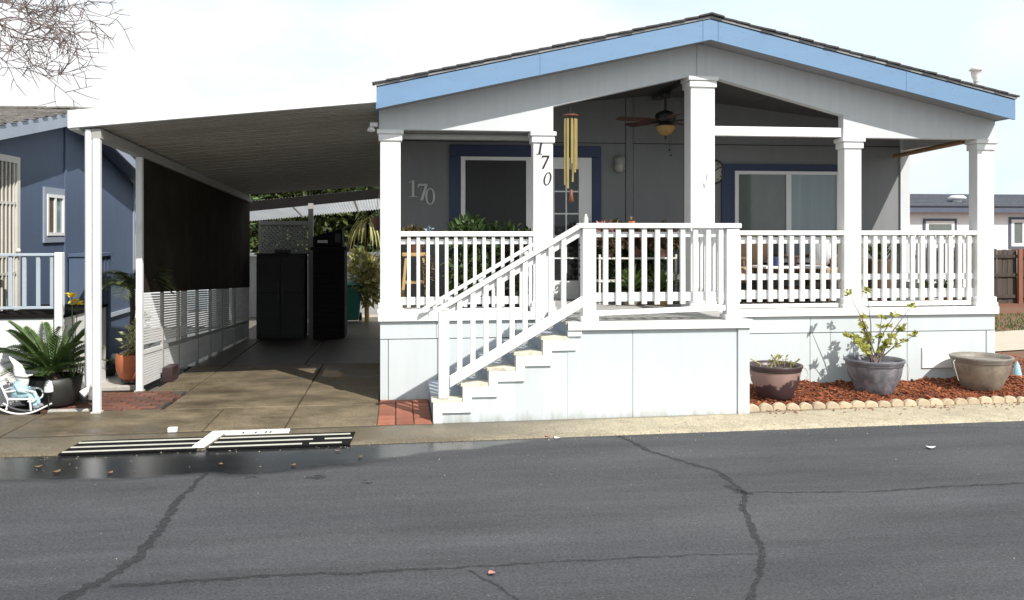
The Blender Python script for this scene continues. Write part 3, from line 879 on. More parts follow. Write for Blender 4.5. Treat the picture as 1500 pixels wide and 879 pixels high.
# sloped porch ceiling in panels
for sgn in (-1, 1):
    for a, b in ((0.0, 1.21), (1.21, 2.42), (2.42, 3.6)):
        x0, x1 = APX + sgn * (a + .004), APX + sgn * (b - .004)
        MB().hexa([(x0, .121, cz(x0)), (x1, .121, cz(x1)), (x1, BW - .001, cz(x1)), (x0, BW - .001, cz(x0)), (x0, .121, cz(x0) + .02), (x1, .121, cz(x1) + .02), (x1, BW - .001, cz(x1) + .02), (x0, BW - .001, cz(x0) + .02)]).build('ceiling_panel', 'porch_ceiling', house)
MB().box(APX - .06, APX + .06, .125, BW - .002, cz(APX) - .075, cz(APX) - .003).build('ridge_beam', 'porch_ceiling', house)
# the wall of the porch side above the rail on the left stays open; header beams at the sides
for x0 in (0.01, HW - .13):
    MB().box(x0, x0 + .12, .122, BW - .002, 2.96, 3.27).build('side_header', 'siding_grey', house)

# columns with capitals and bases
def column(x0, x1, top, depth=0.17):
    c = (x0 + x1) / 2
    o = MB().box(x0, x1, 0.002, depth, DZ, top - .01).build('column', 'white_paint', house, bevel=0.006)
    m = MB()
    m.box(x0 - .018, x1 + .018, -.018, depth + .018, top - .125, top - .052)
    m.box(x0 - .034, x1 + .034, -.034, depth + .034, top - .050, top - .001)
    m.build('capital', 'white_paint', o, bevel=0.006)
    m = MB().box(x0 - .02, x1 + .02, -.02, depth + .02, DZ, DZ + .11)
    m.box(x0 - .032, x1 + .032, -.03, depth + .03, DZ - .002, DZ + .045)
    m.build('column_base', 'white_paint', o, bevel=0.005)
    return o
column(0.012, 0.232, 2.953); column(1.695, 1.918, 2.953)
column(3.505, 3.79, 3.608, 0.24); column(5.355, 5.565, 2.933); column(7.025, 7.24, 2.933)

MB().box(3.792, 5.353, 0.03, 0.10, 2.940, 3.048).build('tie_beam', 'white_paint', house, bevel=0.005)
for x0, x1 in ((0.235, 1.69),):                  # roll-up shade tucked under the left header
    m = MB().tube([(x0, .20, 2.905), (x1, .20, 2.905)], 0.036, 12)
    m.build('rolled_shade', 'blind_grey', house)
    MB().box(x0, x1, .17, .235, 2.94, 2.954).build('shade_bracket', 'blind_grey', house)
m = MB().tube([(6.98, .20, 2.925), (6.98, 1.70, 2.875)], 0.03, 10)
m.build('rolled_shade', 'bamboo', house)

# deck
yy = 0.0
for k in range(13):
    y0 = -0.018 + k * 0.137
    MB().box(0.02, HW - .03, y0 + .003, y0 + .134, DZ - .03, DZ).build('deck_board', 'deck_board', house, bevel=0.003)
MB().box(-0.01, HW + .02, -.05, -.021, DZ - .09, DZ - .002).build('deck_rim', 'white_paint', house, bevel=0.004)
MB().box(-0.01, .018, -.02, BW, DZ - .09, DZ - .002).build('deck_rim', 'white_paint', house, bevel=0.004)
MB().box(HW - .02, HW + .02, -.02, BW, DZ - .09, DZ - .002).build('deck_rim', 'white_paint', house, bevel=0.004)
# skirting
MB().box(0.03, HW - .03, 0.035, 0.05, -.1, DZ - .09).build('skirting_back', 'black_void', house)
for x0, x1 in ((0.01, 0.62), (0.62, 1.5), (1.5, 3.7), (3.7, 4.93), (4.93, 6.13), (6.13, HW - .01)):
    MB().box(x0 + .0015, x1 - .0015, -.012, .03, .672, DZ - .0915).build('skirting_band', 'skirting_paint', house, bevel=0.003)
for x0, x1, pr in ((0.01, 0.10, .006), (0.10, 0.632, 0), (0.632, 1.6, 0), (1.6, 2.8, 0), (2.8, 3.72, 0), (3.72, 4.93, 0), (4.93, 5.77, 0), (5.77, 6.13, 0), (6.13, 7.13, 0), (7.13, HW - .005, .008)):
    MB().box(x0 + .003, x1 - .003, -.004 - pr, .03, -.06, .664).build('skirting_panel', 'skirting_paint', house, bevel=0.002)
MB().box(6.31, 6.73, -.022, -.004, .235, .48).build('vent_cover', 'cream_plate', house, bevel=0.004)
MB().box(HW - .05, HW - .012, 0.04, 7.0, -.2, DZ - .09).build('side_skirting', 'skirting_paint', house)
MB().box(0.012, 0.045, 0.04, 7.0, -.2, DZ - .09).build('side_skirting', 'skirting_paint', house)

# door wall: navy surround, screened opening on the left, glazed door on the right
MB().box(0.862, 2.862, BW - .03, BW - .002, 2.815, 2.962).build('door_surround', 'trim_navy', house, bevel=0.003)
for x0, x1 in ((0.862, 1.005), (2.735, 2.862)):
    MB().box(x0, x1, BW - .03, BW - .002, DZ, 2.812).build('door_surround', 'trim_navy', house, bevel=0.003)
scr = MB().box(1.065, 1.86, BW - .02, BW - .006, DZ + .02, 2.765).build('screen_door', 'screen_mesh', house)
m = MB().box(1.008, 1.065, BW - .045, BW - .004, DZ, 2.81)
m.box(1.86, 1.925, BW - .045, BW - .004, DZ, 2.81); m.box(1.066, 1.859, BW - .045, BW - .004, 2.765, 2.81)
m.build('screen_frame', 'white_metal', scr)
m = MB()
for k in range(1, 3):
    m.box(1.066 + k * .265 - .012, 1.066 + k * .265 + .012, BW - .024, BW - .0205, DZ + .03, 2.76)
for k in range(1, 5):
    m.box(1.067, 1.858, BW - .0235, BW - .021, DZ + .03 + k * .36, DZ + .052 + k * .36)
m.build('muntin', 'screen_mesh', scr)
door = node('front_door', house, (2.4, BW - .03, DZ))
m = MB().box(1.93, 2.06, BW - .04, BW - .004, DZ, 2.81)
m.box(2.56, 2.73, BW - .04, BW - .004, DZ, 2.81); m.box(2.061, 2.559, BW - .04, BW - .004, 2.66, 2.81); m.box(2.061, 2.559, BW - .04, BW - .004, DZ, DZ + .24)
m.build('door_frame', 'white_paint', door)
for i in range(3):
    for j in range(5):
        x0 = 2.061 + i * .166; z0 = DZ + .242 + j * .292
        MB().box(x0 + .008, x0 + .158, BW - .018, BW - .008, z0 + .009, z0 + .283).build('pane', 'dark_glass', door)
m = MB()
for i in (1, 2):
    m.box(2.061 + i * .166 - .009, 2.061 + i * .166 + .009, BW - .03, BW - .0185, DZ + .241, 2.659)
for j in range(1, 5):
    m.box(2.062, 2.558, BW - .029, BW - .019, DZ + .242 + j * .292 - .009, DZ + .242 + j * .292 + .009)
m.build('muntin', 'white_paint', door)
MB().ball((2.66, BW - .06, DZ + .98), 0.03).build('door_handle', 'lamp_pewter', door)

# big window on the right
win = node('front_window', house, (5.4, BW - .03, 1.5))
wx0, wx1, wz0, wz1 = 4.695, 6.19, 1.42, 2.655
m = MB()
m.box(4.515, wx0 - .002, BW - .03, BW - .002, 1.25, 2.75); m.box(wx1 + .002, 6.32, BW - .03, BW - .002, 1.25, 2.75); m.box(wx0, wx1, BW - .03, BW - .002, wz1 + .002, 2.75); m.box(wx0, wx1, BW - .03, BW - .002, 1.25, wz0 - .002)
m.build('window_surround', 'trim_navy', win)
m = MB()
m.box(wx0, wx0 + .05, BW - .05, BW - .004, wz0, wz1); m.box(wx1 - .05, wx1, BW - .05, BW - .004, wz0, wz1); m.box(wx0 + .051, wx1 - .051, BW - .05, BW - .004, wz1 - .045, wz1); m.box(wx0 + .051, wx1 - .051, BW - .05, BW - .004, wz0, wz0 + .05)
m.box(5.42, 5.49, BW - .045, BW - .004, wz0 + .051, wz1 - .046)
m.build('window_frame', 'white_metal', win)
MB().box(4.746, 5.419, BW - .022, BW - .008, wz0 + .052, wz1 - .047).build('pane', 'pane_grey', win)
MB().box(5.491, 6.139, BW - .030, BW - .016, wz0 + .052, wz1 - .047).build('pane', 'pane_blue', win)

# railings: section between two posts, balusters one by one
def railing(x0, x1, y, cap, pitch, wid, low, board, mid=None, first=None, z_bot=None):
    r = node('railing', house, ((x0 + x1) / 2, y, DZ))
    c0, c1, s0, s1 = cap
    MB().box(x0, x1, y - .055, y + .055, c0, c1).build('top_rail', 'white_paint', r, bevel=0.006)
    MB().box(x0, x1, y + .0, y + .03, s0, s1).build('sub_rail', 'white_paint', r, bevel=0.003)
    MB().box(x0, x1, y + .0, y + .03, low[0], low[1]).build('bottom_rail', 'white_paint', r, bevel=0.003)
    if mid:
        MB().box(x0, x1, y + .001, y + .03, mid[0], mid[1]).build('middle_rail', 'white_paint', r, bevel=0.003)
    if board:
        MB().hexa([(x0, y - .035, board[0]), (x1 - .06, y - .035, board[0] + .004), (x1 - .06, y + .0, board[0] + .004), (x0, y + .0, board[0]),
                   (x0, y - .035, board[1]), (x1 - .06, y - .035, board[1] + .004), (x1 - .06, y + .0, board[1] + .004), (x0, y + .0, board[1])]).build('toe_board', 'white_paint', r, bevel=0.004)
    zb = (z_bot or low[0] - .03)
    h = c0 - .001 - zb
    me = shared(MB().box(-wid / 2, wid / 2, -.038, -.0015, 0, h), 'baluster', 'white_paint', 0.004)
    x = first if first is not None else x0 + pitch * .75
    while x < x1 - wid * .6:
        link('baluster', me, r, (x, y, zb + rnd(-.004, .004)), (0, rnd(-.004, .004), 0))
        x += pitch
    return r
railing(0.234, 1.693, 0.06, (1.785, 1.842, 1.70, 1.757), .1035, .038, (1.035, 1.12), (.945, .992), first=.322)
railing(3.79, 5.353, 0.06, (1.798, 1.851, 1.70, 1.776), .1285, .052, (1.06, 1.165), (.957, 1.003), (1.28, 1.352), first=3.955)
railing(5.567, 7.023, 0.06, (1.798, 1.851, 1.70, 1.776), .1188, .05, (1.06, 1.168), (.965, 1.02), (1.275, 1.343), first=5.63)
railing(1.92, 3.503, 0.06, (1.785, 1.842, 1.70, 1.757), .1285, .045, (1.05, 1.14), None) if False else None
for xs_ in (0.11, HW - .10):                      # side railings
    r = node('railing', house, (xs_, .95, DZ))
    MB().box(xs_ - .05, xs_ + .05, .18, BW - .035, 1.795, 1.848).build('top_rail', 'white_paint', r, bevel=0.005)
    MB().box(xs_ - .015, xs_ + .015, .18, BW - .035, 1.06, 1.15).build('bottom_rail', 'white_paint', r, bevel=0.003)
    me = shared(MB().box(-.018, .018, -.022, .022, 0, .73), 'baluster', 'white_paint', 0.004)
    for k in range(12):
        link('baluster', me, r, (xs_ + .036, .26 + k * .122, 1.06))

# landing and front steps
LY = -1.15
LX0, LX1 = 1.86, 3.725
for k in range(8):
    y0 = LY - .02 + k * .141
    MB().box(LX0 - .02, LX1 + .02, y0 + .003, y0 + .138, DZ - .03, DZ).build('landing_board', 'deck_board', house, bevel=0.003)
MB().box(LX0, LX1 + .03, LY - .045, LY - .022, DZ - .085, DZ - .001).build('landing_rim', 'white_paint', house, bevel=0.004)
MB().box(LX1 + .005, LX1 + .03, LY - .02, -.052, DZ - .085, DZ - .001).build('landing_rim', 'white_paint', house, bevel=0.004)
MB().box(LX0 + .05, LX1 - .02, LY + .03, LY + .05, -.05, DZ - .04).build('landing_back', 'black_void', house)
for x0, x1 in ((1.86, 2.52), (2.52, 3.60)):
    MB().box(x0 + .002, x1 - .002, LY - .004, LY + .02, -.05, DZ - .088).build('landing_panel', 'skirting_paint', house, bevel=0.002)
MB().box(3.602, 3.725, LY - .022, LY + .02, -.0, DZ - .087).build('corner_board', 'skirting_paint', house, bevel=0.004)
MB().box(3.70, 3.722, LY + .021, -.014, -.0, DZ - .088).build('landing_side', 'skirting_paint', house, bevel=0.003)
st = node('front_steps', house, (1.2, -.6, 0))
X = [0.545, 0.829, 1.083, 1.349, 1.616, 1.862]
Z = [0.226, 0.372, 0.518, 0.664, 0.810, DZ]
SB = -0.058                                       # back of the steps
for k in range(5):
    x0, x1, zt = X[k], X[k + 1], Z[k]
    zp = Z[k - 1] if k else 0.0
    MB().box(x0 - .02, x1 + .012, LY + .151, SB, zt - .035, zt).build('tread', 'tread_shade', st, bevel=0.004)  # part of the tread coloured as if in rail shadow
    MB().box(x0 - .02, x1 + .012, LY - .012, LY + .150, zt - .035, zt).build('tread_lit_edge', 'tread_paint', st, bevel=0.004)  # front strip of the same tread, left in its sunlit cream
    MB().box(x0, x0 + .02, LY + .071, SB, zp - (.0 if k else .05), zt - .036).build('riser', 'riser_shade', st)
    MB().box(x0 - .004, x0 + .02, LY + .021, LY + .070, zp - (.0 if k else .05), zt - .036).build('riser_end', 'tread_paint', st)
    # zigzag trim on the street side
    MB().box(x0 - .002, x1 + .085, LY - .024, LY - .001, zt - .138, zt - .037).build('step_trim', 'white_paint', st, bevel=0.003)
    MB().box(x0 - .002, x0 + .085, LY - .026, LY - .002, (Z[k - 1] - .137 if k else -.01), zt - .139).build('step_trim', 'white_paint', st, bevel=0.003)
    MB().box(x0 + .0006, x1, LY - .0005, LY + .018, -.05, zt - .037).build('side_panel', 'skirting_paint', st)
MB().box(X[5], X[5] + .02, LY + .021, SB, Z[4], DZ - .031).build('riser', 'riser_shade', st)
MB().box(X[5] - .002, X[5] + .14, LY - .026, LY - .005, Z[4] - .0, DZ - .087).build('step_trim', 'white_paint', st, bevel=0.003)

# stair railing
sr = node('stair_railing', house, (1.3, LY, .6))
def newel(x0, x1, zb, zt, y=LY, par=None, base=False):
    w = (x1 - x0)
    m = MB().box(x0, x1, y - .02, y + w - .02, zb, zt)
    if base:
        m.box(x0 - .022, x1 + .022, y - .04, y + w + .0, zb, zb + .05)
    return m.build('newel_post', 'white_paint', par, bevel=0.006)
newel(0.594, 0.697, 0.226, 1.075, par=sr)
sl = (1.915 - 1.045) / (1.99 - 0.50)
def slope_bar(x0, x1, z0, w, h, y, name, par):
    z1 = z0 + sl * (x1 - x0)
    MB().hexa([(x0, y - w / 2, z0 - h), (x1, y - w / 2, z1 - h), (x1, y + w / 2, z1 - h), (x0, y + w / 2, z0 - h), (x0, y - w / 2, z0), (x1, y - w / 2, z1), (x1, y + w / 2, z1), (x0, y + w / 2, z0)]).build(name, 'white_paint', par, bevel=0.005)
slope_bar(0.50, 1.985, 1.052, .11, .05, LY + .03, 'handrail', sr)
slope_bar(0.70, 2.008, 1.052 + sl * .2 - .051, .03, .085, LY + .045, 'sub_rail', sr)
slope_bar(0.70, 2.008, 0.448, .028, .115, LY - .024, 'bottom_rail', sr)
for k in range(9):
    x = 0.80 + k * .128
    zb = 0.448 + sl * (x - .70) - .14
    zt = 1.052 + sl * (x - .50) - .052
    MB().hexa([(x - .024, LY - .008, zb - sl * .024), (x + .024, LY - .008, zb + sl * .024), (x + .024, LY + .029, zb + sl * .024), (x - .024, LY + .029, zb - sl * .024),
               (x - .024, LY - .008, zt - sl * .024), (x + .024, LY - .008, zt + sl * .024), (x + .024, LY + .029, zt + sl * .024), (x - .024, LY + .029, zt - sl * .024)]).build('baluster', 'white_paint', sr, bevel=0.003)
sr2 = node('wall_handrail', house, (1.2, -.12, 1.3))
slope_bar(0.46, 1.67, 1.012, .06, .045, -.11, 'handrail', sr2)
m = MB()
for x in (0.6, 1.1, 1.6):
    z = 1.012 + sl * (x - .46) - .05
    m.box(x - .02, x + .02, -.12, .0, z - .04, z)
m.build('bracket', 'white_paint', sr2)
# landing railing
newel(2.012, 2.146, DZ, 1.873, par=sr, base=True)
newel(3.488, 3.622, DZ, 1.866, par=sr, base=True)
lr = node('landing_railing', house, (2.8, LY, DZ))
MB().box(1.97, 3.64, LY - .03, LY + .11, 1.874, 1.925).build('top_rail', 'white_paint', lr, bevel=0.007)
MB().box(2.148, 3.486, LY + .03, LY + .06, 1.785, 1.838).build('sub_rail', 'white_paint', lr, bevel=0.003)
MB().box(2.148, 3.486, LY + .03, LY + .06, 1.145, 1.233).build('bottom_rail', 'white_paint', lr, bevel=0.003)
me = shared(MB().box(-.0245, .0245, -.0185, .0185, 0, .757), 'baluster', 'white_paint', 0.004)
for k in range(10):
    link('baluster', me, lr, (2.245 + k * .1318, LY + .010, 1.116 + rnd(-.004, .004)), (0, rnd(-.004, .004), 0))
MB().hexa([(2.15, LY - .005, 1.005), (3.48, LY - .005, 1.045), (3.48, LY + .035, 1.045), (2.15, LY + .035, 1.005),
           (2.15, LY - .005, 1.055), (3.48, LY - .005, 1.10), (3.48, LY + .035, 1.10), (2.15, LY + .035, 1.055)]).build('toe_board', 'white_paint', lr, bevel=0.004)
# railing on the right side of the landing
MB().box(3.50, 3.61, LY + .112, -.06, 1.874, 1.924).build('top_rail', 'white_paint', lr, bevel=0.006)
MB().box(3.54, 3.57, LY + .115, -.06, 1.145, 1.233).build('bottom_rail', 'white_paint', lr)
me = shared(MB().box(-.0185, .0185, -.0245, .0245, 0, .757), 'baluster', 'white_paint', 0.004)
for k in range(7):
    link('baluster', me, lr, (3.522, LY + .20 + k * .13, 1.116))

# ------------------------------------------------------------------ numbers, lamp, clock, fan, chimes
def digit(ch, h, italic=0.0):
    """polygons of a serif numeral, unit: height h"""
    w = 0.6
    P = []
    if ch == '1':
        P = [[(.24, 0), (.40, 0), (.40, 1), (.30, 1), (.24, .97)], [(.08, 0), (.56, 0), (.56, .045), (.08, .045)], [(.06, .84), (.24, .90), (.24, .97), (.06, .88)]]
    elif ch == '7':
        P = [[(.02, .88), (.60, .88), (.60, 1), (.02, 1)], [(.44, .88), (.60, .88), (.34, 0), (.16, 0)], [(.02, .76), (.07, .76), (.10, .88), (.02, .88)]]
    else:
        n = 20
        o = [(.32 + .30 * math.cos(2 * math.pi * k / n), .5 + .5 * math.sin(2 * math.pi * k / n)) for k in range(n)]
        q = [(.32 + .17 * math.cos(2 * math.pi * k / n), .5 + .44 * math.sin(2 * math.pi * k / n)) for k in range(n)]
        P = [[o[k], o[(k + 1) % n], q[(k + 1) % n], q[k]] for k in range(n)]
    return [[((u + italic * v) * h, v * h) for u, v in p] for p in P]
def number(chars, spots, h, italic, y, m, label, thick):
    t = thing('house_number', (spots[0][0], y, spots[0][1]), label, 'house number')
    for ch, (x, z) in zip(chars, spots):
        g = MB()
        for i, p in enumerate(digit(ch, h, italic)):
            e = 0.0004 * (i % 3) if ch != '0' else 0
            g.prism([(u + x, v + z) for u, v in p], 'y', y - thick - e, y)
        g.build('numeral', m, t)
number('170', [(1.715, 2.70), (1.765, 2.54), (1.795, 2.355)], 0.148, 0.18, 0.001, 'number_black', 'black italic street number 170 stepping down the white column beside the stair', 0.006)
number('170', [(0.325, 2.285), (0.45, 2.24), (0.545, 2.185)], 0.215, 0.0, BW - .001, 'number_silver', 'large silver street number 170 on the shaded porch wall', 0.02)
t = thing('house_number', (3.66, 0, 2.3), 'two small worn grey marks of a lost number on the tall centre column', 'house number')
MB().bar((3.70, -.001, 2.50), (3.685, -.001, 2.42), .012, .004, (0, 1, 0)).build('worn_mark', 'blind_grey', t)
MB().bar((3.655, -.001, 2.39), (3.67, -.001, 2.34), .018, .004, (0, 1, 0)).build('worn_mark', 'blind_grey', t)

t = thing('wall_lamp', (3.10, BW - .08, 2.72), 'small round pewter wall lamp between the front door and the centre column', 'wall lamp')
m = MB().lathe([(0.02, .10), (.055, .085), (.07, .05), (.072, -.02)], (3.10, BW - .08, 2.74), 14)
m.build('lamp_hood', 'lamp_pewter', t)
MB().lathe([(.06, .02), (.062, -.05), (.035, -.085), (.01, -.09)], (3.10, BW - .08, 2.71), 14).build('lamp_shade', 'clock_face', t)
MB().box(3.065, 3.135, BW - .02, BW - .001, 2.66, 2.84).build('back_plate', 'lamp_pewter', t, bevel=0.006)
m = MB()
for k in range(6):
    a = k * math.pi / 3
    m.bar((3.10 + .071 * math.cos(a), BW - .08 + .071 * math.sin(a), 2.79), (3.10 + .066 * math.cos(a), BW - .08 + .066 * math.sin(a), 2.65), .012, .006)
m.build('cage', 'lamp_pewter', t)

t = thing('wall_clock', (4.40, BW - .02, 2.64), 'round wall clock with cream dial beside the big window', 'clock')
m = MB()
m.lathe([(.0, .012), (.15, .012), (.152, .0)], (0, 0, 0), 28)
m.v = [(4.40 + a, BW - .014 - c, 2.64 + b) for a, b, c in m.v]
m.build('dial', 'clock_face', t)
m = MB()
rr = []
for k in range(29):
    a = 2 * math.pi * k / 28
    rr.append((4.40 + .157 * math.cos(a), BW - .02, 2.64 + .157 * math.sin(a)))
m.tube(rr, .013, 6, caps=False)
m.build('rim', 'black_metal', t)
m = MB()
for k in range(12):
    a = 2 * math.pi * k / 12
    m.bar((4.40 + .105 * math.cos(a), BW - .028, 2.64 + .105 * math.sin(a)), (4.40 + .132 * math.cos(a), BW - .028, 2.64 + .132 * math.sin(a)), .014, .003, (0, 1, 0))
m.build('hour_mark', 'black_metal', t)
for L, a in ((.075, 2.1), (.11, .6)):
    MB().bar((4.40, BW - .032, 2.64), (4.40 + L * math.cos(a), BW - .032, 2.64 + L * math.sin(a)), .012, .003, (0, 1, 0)).build('hand', 'black_metal', t)

fx, fy = 3.50, 0.95
t = thing('ceiling_fan', (fx, fy, 3.2), 'dark ceiling fan with wooden blades and amber glass bowl under the porch roof', 'ceiling fan')
MB().lathe([(.06, 0), (.075, .05), (.06, .08)], (fx, fy, 3.50), 16).build('canopy_mount', 'black_metal', t)
MB().tube([(fx, fy, 3.30), (fx, fy, 3.52)], .016, 8).build('down_rod', 'black_metal', t)
MB().lathe([(.03, 3.345), (.085, 3.325), (.125, 3.30), (.128, 3.235), (.10, 3.205), (.06, 3.16)], (fx, fy, 0), 20).build('motor', 'black_metal', t)
for k in range(5):
    a = 2 * math.pi * k / 5 + 3.35
    c, s = math.cos(a), math.sin(a)
    q = [(.14, -.045), (.26, -.065), (.60, -.075), (.66, -.05), (.66, .05), (.60, .075), (.26, .065), (.14, .045)]
    m = MB()
    lo = [(fx + u * c - v * s, fy + u * s + v * c, 3.215 + v * .18) for u, v in q]
    m.add(lo + [(a_, b_, c_ + .008) for a_, b_, c_ in lo], [tuple(range(7, -1, -1)), tuple(range(8, 16))] + [(i, (i + 1) % 8, 8 + (i + 1) % 8, 8 + i) for i in range(8)])
    b = m.build('blade', 'wood_red', t)
    MB().bar((fx + .10 * c, fy + .10 * s, 3.21), (fx + .24 * c, fy + .24 * s, 3.212), .035, .008).build('blade_iron', 'black_metal', b)
MB().lathe([(.125, 3.15), (.118, 3.11), (.08, 3.06), (.02, 3.03)], (fx, fy, 0), 20).build('glass_bowl', 'lamp_glass', t)
MB().lathe([(.126, 3.148), (.13, 3.16), (.09, 3.175)], (fx, fy, 0), 20).build('bowl_rim', 'black_metal', t)
MB().lathe([(.02, 3.035), (.012, 3.01), (.016, 3.0), (.004, 2.985)], (fx, fy, 0), 10).build('finial', 'black_metal', t)
for k, z in ((0, 2.86), (1, 2.80)):
    m = MB().tube([(fx + .05 + k * .02, fy, 3.05), (fx + .05 + k * .02, fy, z)], .002, 4)
    m.ball((fx + .05 + k * .02, fy, z - .012), .013, 8, 6)
    m.build('pull_chain', 'black_metal', t)

wx, wy = 2.118, 0.02
t = thing('wind_chime', (wx, wy, 3.25), 'long brass tube wind chime hanging from the header beside the stair column', 'wind chime')
m = MB().tube([(wx, wy, 3.30), (wx, wy, 3.16)], .003, 5)
for k in range(3):
    a = k * 2.09
    m.tube([(wx, wy, 3.20), (wx + .07 * math.cos(a), wy + .07 * math.sin(a), 3.145)], .0025, 4)
m.build('cord', 'black_metal', t)
MB().lathe([(.0, .012), (.088, .012), (.09, 0), (.0, -.004)], (wx, wy, 3.135), 18).build('top_disc', 'chime_wood', t)
for a, L in ((3.5, .74), (4.1, .78), (4.75, .50), (5.35, .60), (5.9, .56), (2.0, .66), (1.0, .70)):
    x, y = wx + .068 * math.cos(a), wy + .068 * math.sin(a)
    MB().tube([(x, y, 3.10), (x, y, 3.10 - L)], .0135, 10).build('chime_tube', 'brass', t)
m = MB().tube([(wx, wy, 3.13), (wx, wy, 2.17)], .002, 4)
m.build('clapper_cord', 'black_metal', t)
MB().lathe([(.03, .012), (.032, 0), (.03, -.012)], (wx, wy, 2.70), 12).build('clapper', 'black_metal', t)
MB().lathe([(.004, 2.315), (.017, 2.30), (.02, 2.25), (.032, 2.175), (.0, 2.17)], (wx + .01, wy, 0), 10).build('wind_sail', 'chime_wood', t)

# ------------------------------------------------------------------ carport
def xw(y):
    return -2.82 + 0.05 * (y + 0.31)
Y0, Y1 = -0.35, 6.72
def zl(y):
    return 2.895 - 0.423 * (y - Y0) / (Y1 - Y0)
def zr(y):
    return 3.194 - 0.514 * (y - Y0) / (Y1 - Y0)
def cs(x, y):                                     # underside of the carport roof
    t = (x + 2.85) / 2.85
    return zl(y) + (zr(y) - zl(y)) * t
carport = thing('carport', (-1.4, -.3, 0), 'open carport with a ribbed metal roof and slender white posts left of the house', 'carport')
npan = 27
for k in range(npan):
    a = Y0 + .02 + (Y1 - Y0 - .02) * k / npan
    b = Y0 + .02 + (Y1 - Y0 - .02) * (k + 1) / npan
    m = MB()
    XL, XR = xw(a) - .16, -0.035
    def q(x, y, d):
        return (x, y, cs(x, y) + d)
    m.hexa([q(XL, a, 0), q(XR, a, 0), q(XR, b - .03, 0), q(XL, b - .03, 0), q(XL, a, .012), q(XR, a, .012), q(XR, b - .03, .012), q(XL, b - .03, .012)])
    m.hexa([q(XL, b - .03, .004), q(XR, b - .03, .004), q(XR, b + .0, .004), q(XL, b + .0, .004), q(XL, b - .03, .05), q(XR, b - .03, .05), q(XR, b + .0, .05), q(XL, b + .0, .05)])
    m.hexa([q(XL, a + .11, -.008), q(XR, a + .11, -.008), q(XR, a + .135, -.008), q(XL, a + .135, -.008), q(XL, a + .11, -.0005), q(XR, a + .11, -.0005), q(XR, a + .135, -.0005), q(XL, a + .135, -.0005)])
    m.build('roof_pan', 'carport_metal', carport)
m = MB().hexa([(-3.08, Y0 - .02, cs(-3.08, Y0) + .005), (-.02, Y0 - .02, cs(-.02, Y0) + .0), (-.02, Y0 + .015, cs(-.02, Y0) + .0), (-3.08, Y0 + .015, cs(-3.08, Y0) + .005),
               (-3.08, Y0 - .02, cs(-3.08, Y0) + .185), (-.02, Y0 - .02, cs(-.02, Y0) + .175), (-.02, Y0 + .015, cs(-.02, Y0) + .175), (-3.08, Y0 + .015, cs(-3.08, Y0) + .185)])
m.build('front_fascia', 'white_metal', carport, bevel=0.004)
m = MB()                                          # gutter along the low side
m.hexa([(-3.08, Y0 + .016, zl(Y0) - .03), (-2.985, Y0 + .016, zl(Y0) - .03), (-2.985 + .35, Y1, zl(Y1) - .03), (-3.08 + .35, Y1, zl(Y1) - .03),
        (-3.08, Y0 + .016, zl(Y0) + .14), (-2.985, Y0 + .016, zl(Y0) + .14), (-2.985 + .35, Y1, zl(Y1) + .14), (-3.08 + .35, Y1, zl(Y1) + .14)])
m.build('gutter', 'white_metal', carport, bevel=0.006)
m = MB()
m.hexa([(xw(Y0) - .045, Y0 + .03, zl(Y0) - .115), (xw(Y0) + .045, Y0 + .03, zl(Y0) - .115), (xw(Y1) + .045, Y1, zl(Y1) - .115), (xw(Y1) - .045, Y1, zl(Y1) - .115),
        (xw(Y0) - .045, Y0 + .03, zl(Y0) - .012), (xw(Y0) + .045, Y0 + .03, zl(Y0) - .012), (xw(Y1) + .045, Y1, zl(Y1) - .012), (xw(Y1) - .045, Y1, zl(Y1) - .012)])
m.build('beam', 'carport_metal', carport, bevel=0.004)
PY = (-0.30, 0.96, 2.9, 4.8, 6.66)
for k, y in enumerate(PY):
    x = xw(y)
    if k > 1:
        x -= .055                                 # the rear posts stand outside the screen
    m = MB().box(x - .036, x + .036, y - .036, y + .036, gz(y) + (.0 if k < 2 else -.02), zl(y) - .113)
    o = m.build('post', 'white_metal' if k < 2 else 'carport_metal', carport, bevel=0.008)
    MB().box(x - .05, x + .05, y - .05, y + .05, gz(y) + .0, gz(y) + .022).build('post_foot', 'rock_pale', o, bevel=0.003)
x = xw(-.30) - .083
m = MB().tube([(x, -.30, zl(-.3) - .02), (x, -.30, zl(-.3) - .10), (x, -.30, 1.2), (x, -.30, 0.30), (x - .01, -.31, 0.235), (x - .05, -.34, 0.20)], [.036, .036, .036, .037, .04, .042], 8)
m.build('downspout', 'white_metal', carport)

# side screen: dark cloth above, white slats below
def st_(y):
    return 1.125 - 0.052 * (y - 1.05)
def sm_(y):
    return 0.455 - 0.038 * (y - 1.05)
scr = node('side_screen', carport, (xw(3), 3.0, 0))
bays = [1.0, 1.78, 2.45, 3.35, 4.05, 4.75, 5.6, 6.62]
for a, b in ((1.0, 2.9), (2.9, 4.8), (4.8, 6.72)):
    m = MB()
    m.hexa([(xw(a) - .012, a + .004, st_(a)), (xw(a) + .012, a + .004, st_(a)), (xw(b) + .012, b - .004, st_(b)), (xw(b) - .012, b - .004, st_(b)),
            (xw(a) - .012, a + .004, zl(a) - .117), (xw(a) + .012, a + .004, zl(a) - .117), (xw(b) + .012, b - .004, zl(b) - .117), (xw(b) - .012, b - .004, zl(b) - .117)])
    m.build('shade_panel', 'screen_dark', scr)
def rail_along(a, b, za, zb, h, w, name, mt, par):
    m = MB()
    m.hexa([(xw(a) - w, a, za - h), (xw(a) + w, a, za - h), (xw(b) + w, b, zb - h), (xw(b) - w, b, zb - h), (xw(a) - w, a, za), (xw(a) + w, a, za), (xw(b) + w, b, zb), (xw(b) - w, b, zb)])
    return m.build(name, mt, par)
